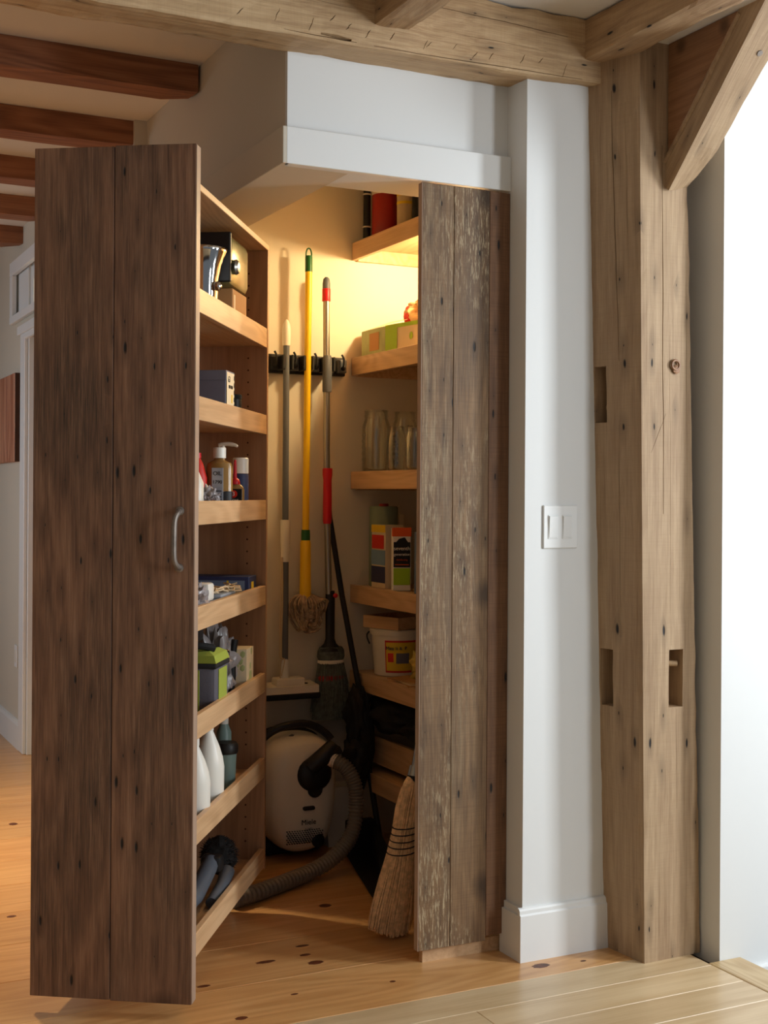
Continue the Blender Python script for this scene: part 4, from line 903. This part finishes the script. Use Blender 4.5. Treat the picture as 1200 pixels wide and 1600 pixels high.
# fourth shelf
t = thing('paper_towel_roll', 'sage green wrapped towel roll with red top on fourth shelf', 'roll', (2.145, 4.375, Z3))
lathe_obj('roll', 'sage', t, [(.052, 0), (.054, .004), (.054, .294), (.050, .300)], 32); lathe_obj('core', 'darkred', t, [(.018, .3), (.018, .309), (.016, .310)], 16)
G().box(.05, .07, -.03, -.027, .16, .27).obj('paper_edge', 'label', t)
t = thing('wipes_box', 'orange and blue printed carton at the left of the white canister', 'box', (2.118, 4.285, Z3))
G().box(-.034, .04, -.05, .065, 0, .232, .001).obj('carton', 'label', t)
skew_panel('orange_top', 'yellowlab', (-.0345, .065), (-.0345, -.05), .205, .232, t); skew_panel('red_block', 'redprint', (-.0355, .058), (-.0355, -.04), .145, .195, t, .001)
skew_panel('blue_block', 'skyprint', (-.0345, .065), (-.0345, -.05), .085, .14, t); skew_panel('dark_block', 'navy', (-.0345, .065), (-.0345, -.05), .02, .08, t)
t = thing('wipes_canister', 'white, black and green wipes pack with orange top', 'canister', (2.098, 4.135, Z3), -.35)
G().box(-.033, .033, -.022, .03, 0, .225, .004).obj('pack', 'whiteink', t)
G().box(-.034, .034, -.0232, .0, .195, .226, .001).obj('orange_top', 'orange', t)
G().box(-.030, .030, -.0235, -.022, .085, .175, .001).rings([[(-.025, y, .17), (.025, y, .17), (.01, y, .192), (-.01, y, .187)] for y in (-.0235, -.022)]).obj('black_panel', 'ink', t)
G().box(-.030, .030, -.0236, -.022, .022, .082, .001).obj('green_panel', 'lime', t)
text('seventh', .019, (0, -.0240, .152), 0, 'whiteink', t, .0006); text('generation', .0135, (0, -.0240, .131), 0, 'whiteink', t, .0006)
text('disinfecting', .009, (0, -.0240, .112), 0, 'orange', t, .0006); G().box(-.025, .025, -.0241, -.0234, .093, .096).obj('line', 'orange', t)
t = thing('blue_carton', 'slim slate blue carton next to the plank door, fourth shelf', 'box', (2.118, 3.955, Z3))
G().box(-.04, .05, -.05, .04, 0, .215, .001).obj('carton', 'bluegrey', t)
g = G(); g.box(-.0412, -.040, .0, .006, 0.002, .213).box(-.0412, -.040, .014, .018, .002, .213).obj('stripe', 'navy', t)
G().lathe([(.018, 0), (.018, .22), (.012, .24)], (-.015, -.085, 0), 16).obj('bottle', 'white_plastic', t, smooth=True)
# fifth shelf: bucket with tray
t = thing('white_bucket', 'white plastic tub with red and yellow label on fifth shelf', 'bucket', (2.165, 4.30, Z4))
G().lathe([(.078, 0), (.082, .004), (.094, .150), (.100, .151), (.101, .168), (.097, .172)], n=40).obj('tub', 'cream_plastic', t, smooth=True)
G().tube(smooth_path([(-.098, .03, .16), (-.106, .032, .15), (-.106, .03, .135), (-.098, .028, .115)], 4), .003, 8).obj('bail', 'black', t, smooth=True)
def arc_label(name, mat, a0, a1, z0, z1, off):
    g = G(); rg = []
    for i in range(13):
        a = a0 + (a1 - a0) * i / 12
        rr_ = lambda z: .082 + .012 * (z / .15) + off
        rg.append([((rr_(z) - d_) * math.cos(a), (rr_(z) - d_) * math.sin(a), z) for z, d_ in ((z0, 0), (z1, 0), (z1, .001), (z0, .001))])
    return g.rings(rg).obj(name, mat, t)
arc_label('label_border', 'redprint', -2.52, -1.15, .016, .134, .0008); arc_label('label_field', 'yellowlab', -2.47, -1.20, .023, .127, .0014)
arc_label('label_dot', 'redprint', -2.40, -2.16, .055, .088, .0022); arc_label('label_grey', 'greycarton', -2.05, -1.5, .05, .088, .0022)
text('Mea', .018, (.0965 * math.cos(-2.30), .0965 * math.sin(-2.30), .106), -2.30 + PI / 2, 'navy', t, .0012)
text('ls &', .016, (.0965 * math.cos(-1.95), .0965 * math.sin(-1.95), .106), -1.95 + PI / 2, 'navy', t, .0012)
text('P', .018, (.0965 * math.cos(-1.68), .0965 * math.sin(-1.68), .106), -1.68 + PI / 2, 'navy', t, .0012)
t = thing('wooden_tray', 'shallow wooden tray resting on the white tub', 'tray', (2.175, 4.315, Z4 + .173))
rt = -.85
g = G().box(-.085, .085, -.085, .085, 0, .006).box(-.09, -.084, -.09, .09, 0, .045).box(.084, .09, -.09, .09, 0, .045).box(-.084, .084, -.09, -.084, 0, .045).box(-.084, .084, .084, .09, 0, .045)
o = g.obj('tray', 'maple', t); o.rotation_euler = (0, 0, .35)
t = thing('dust_cloth', 'crumpled yellow cloth beside the white tub', 'cloth', (2.15, 4.06, Z4))
G().blob((0, 0, .075), (.045, .045, .045), 8, .25, 4, 8).blob((.0, .0, .03), (.04, .045, .032), 12, .2, 3).obj('cloth', 'cloth', t, smooth='all')
for k in range(4):
    o = G().box(-.05, .06, -.07, .07, 0, .0025).obj('paper_sheet', ['cardboard', 'label', 'paperbag', 'cardboard'][k])
    o.location = (2.112, 4.02 + .02 * k, Z4 + .002 + .0035 * k); o.rotation_euler = (0, 0, .2 * k - .3)
    tag(o, ['lowest loose brown paper in the stack by the plank door', 'cream paper sheet second from bottom of stack', 'crinkled brown sheet third in the paper stack', 'topmost brown sheet of the small paper stack'][k], 'paper', 'loose papers on the fifth shelf')
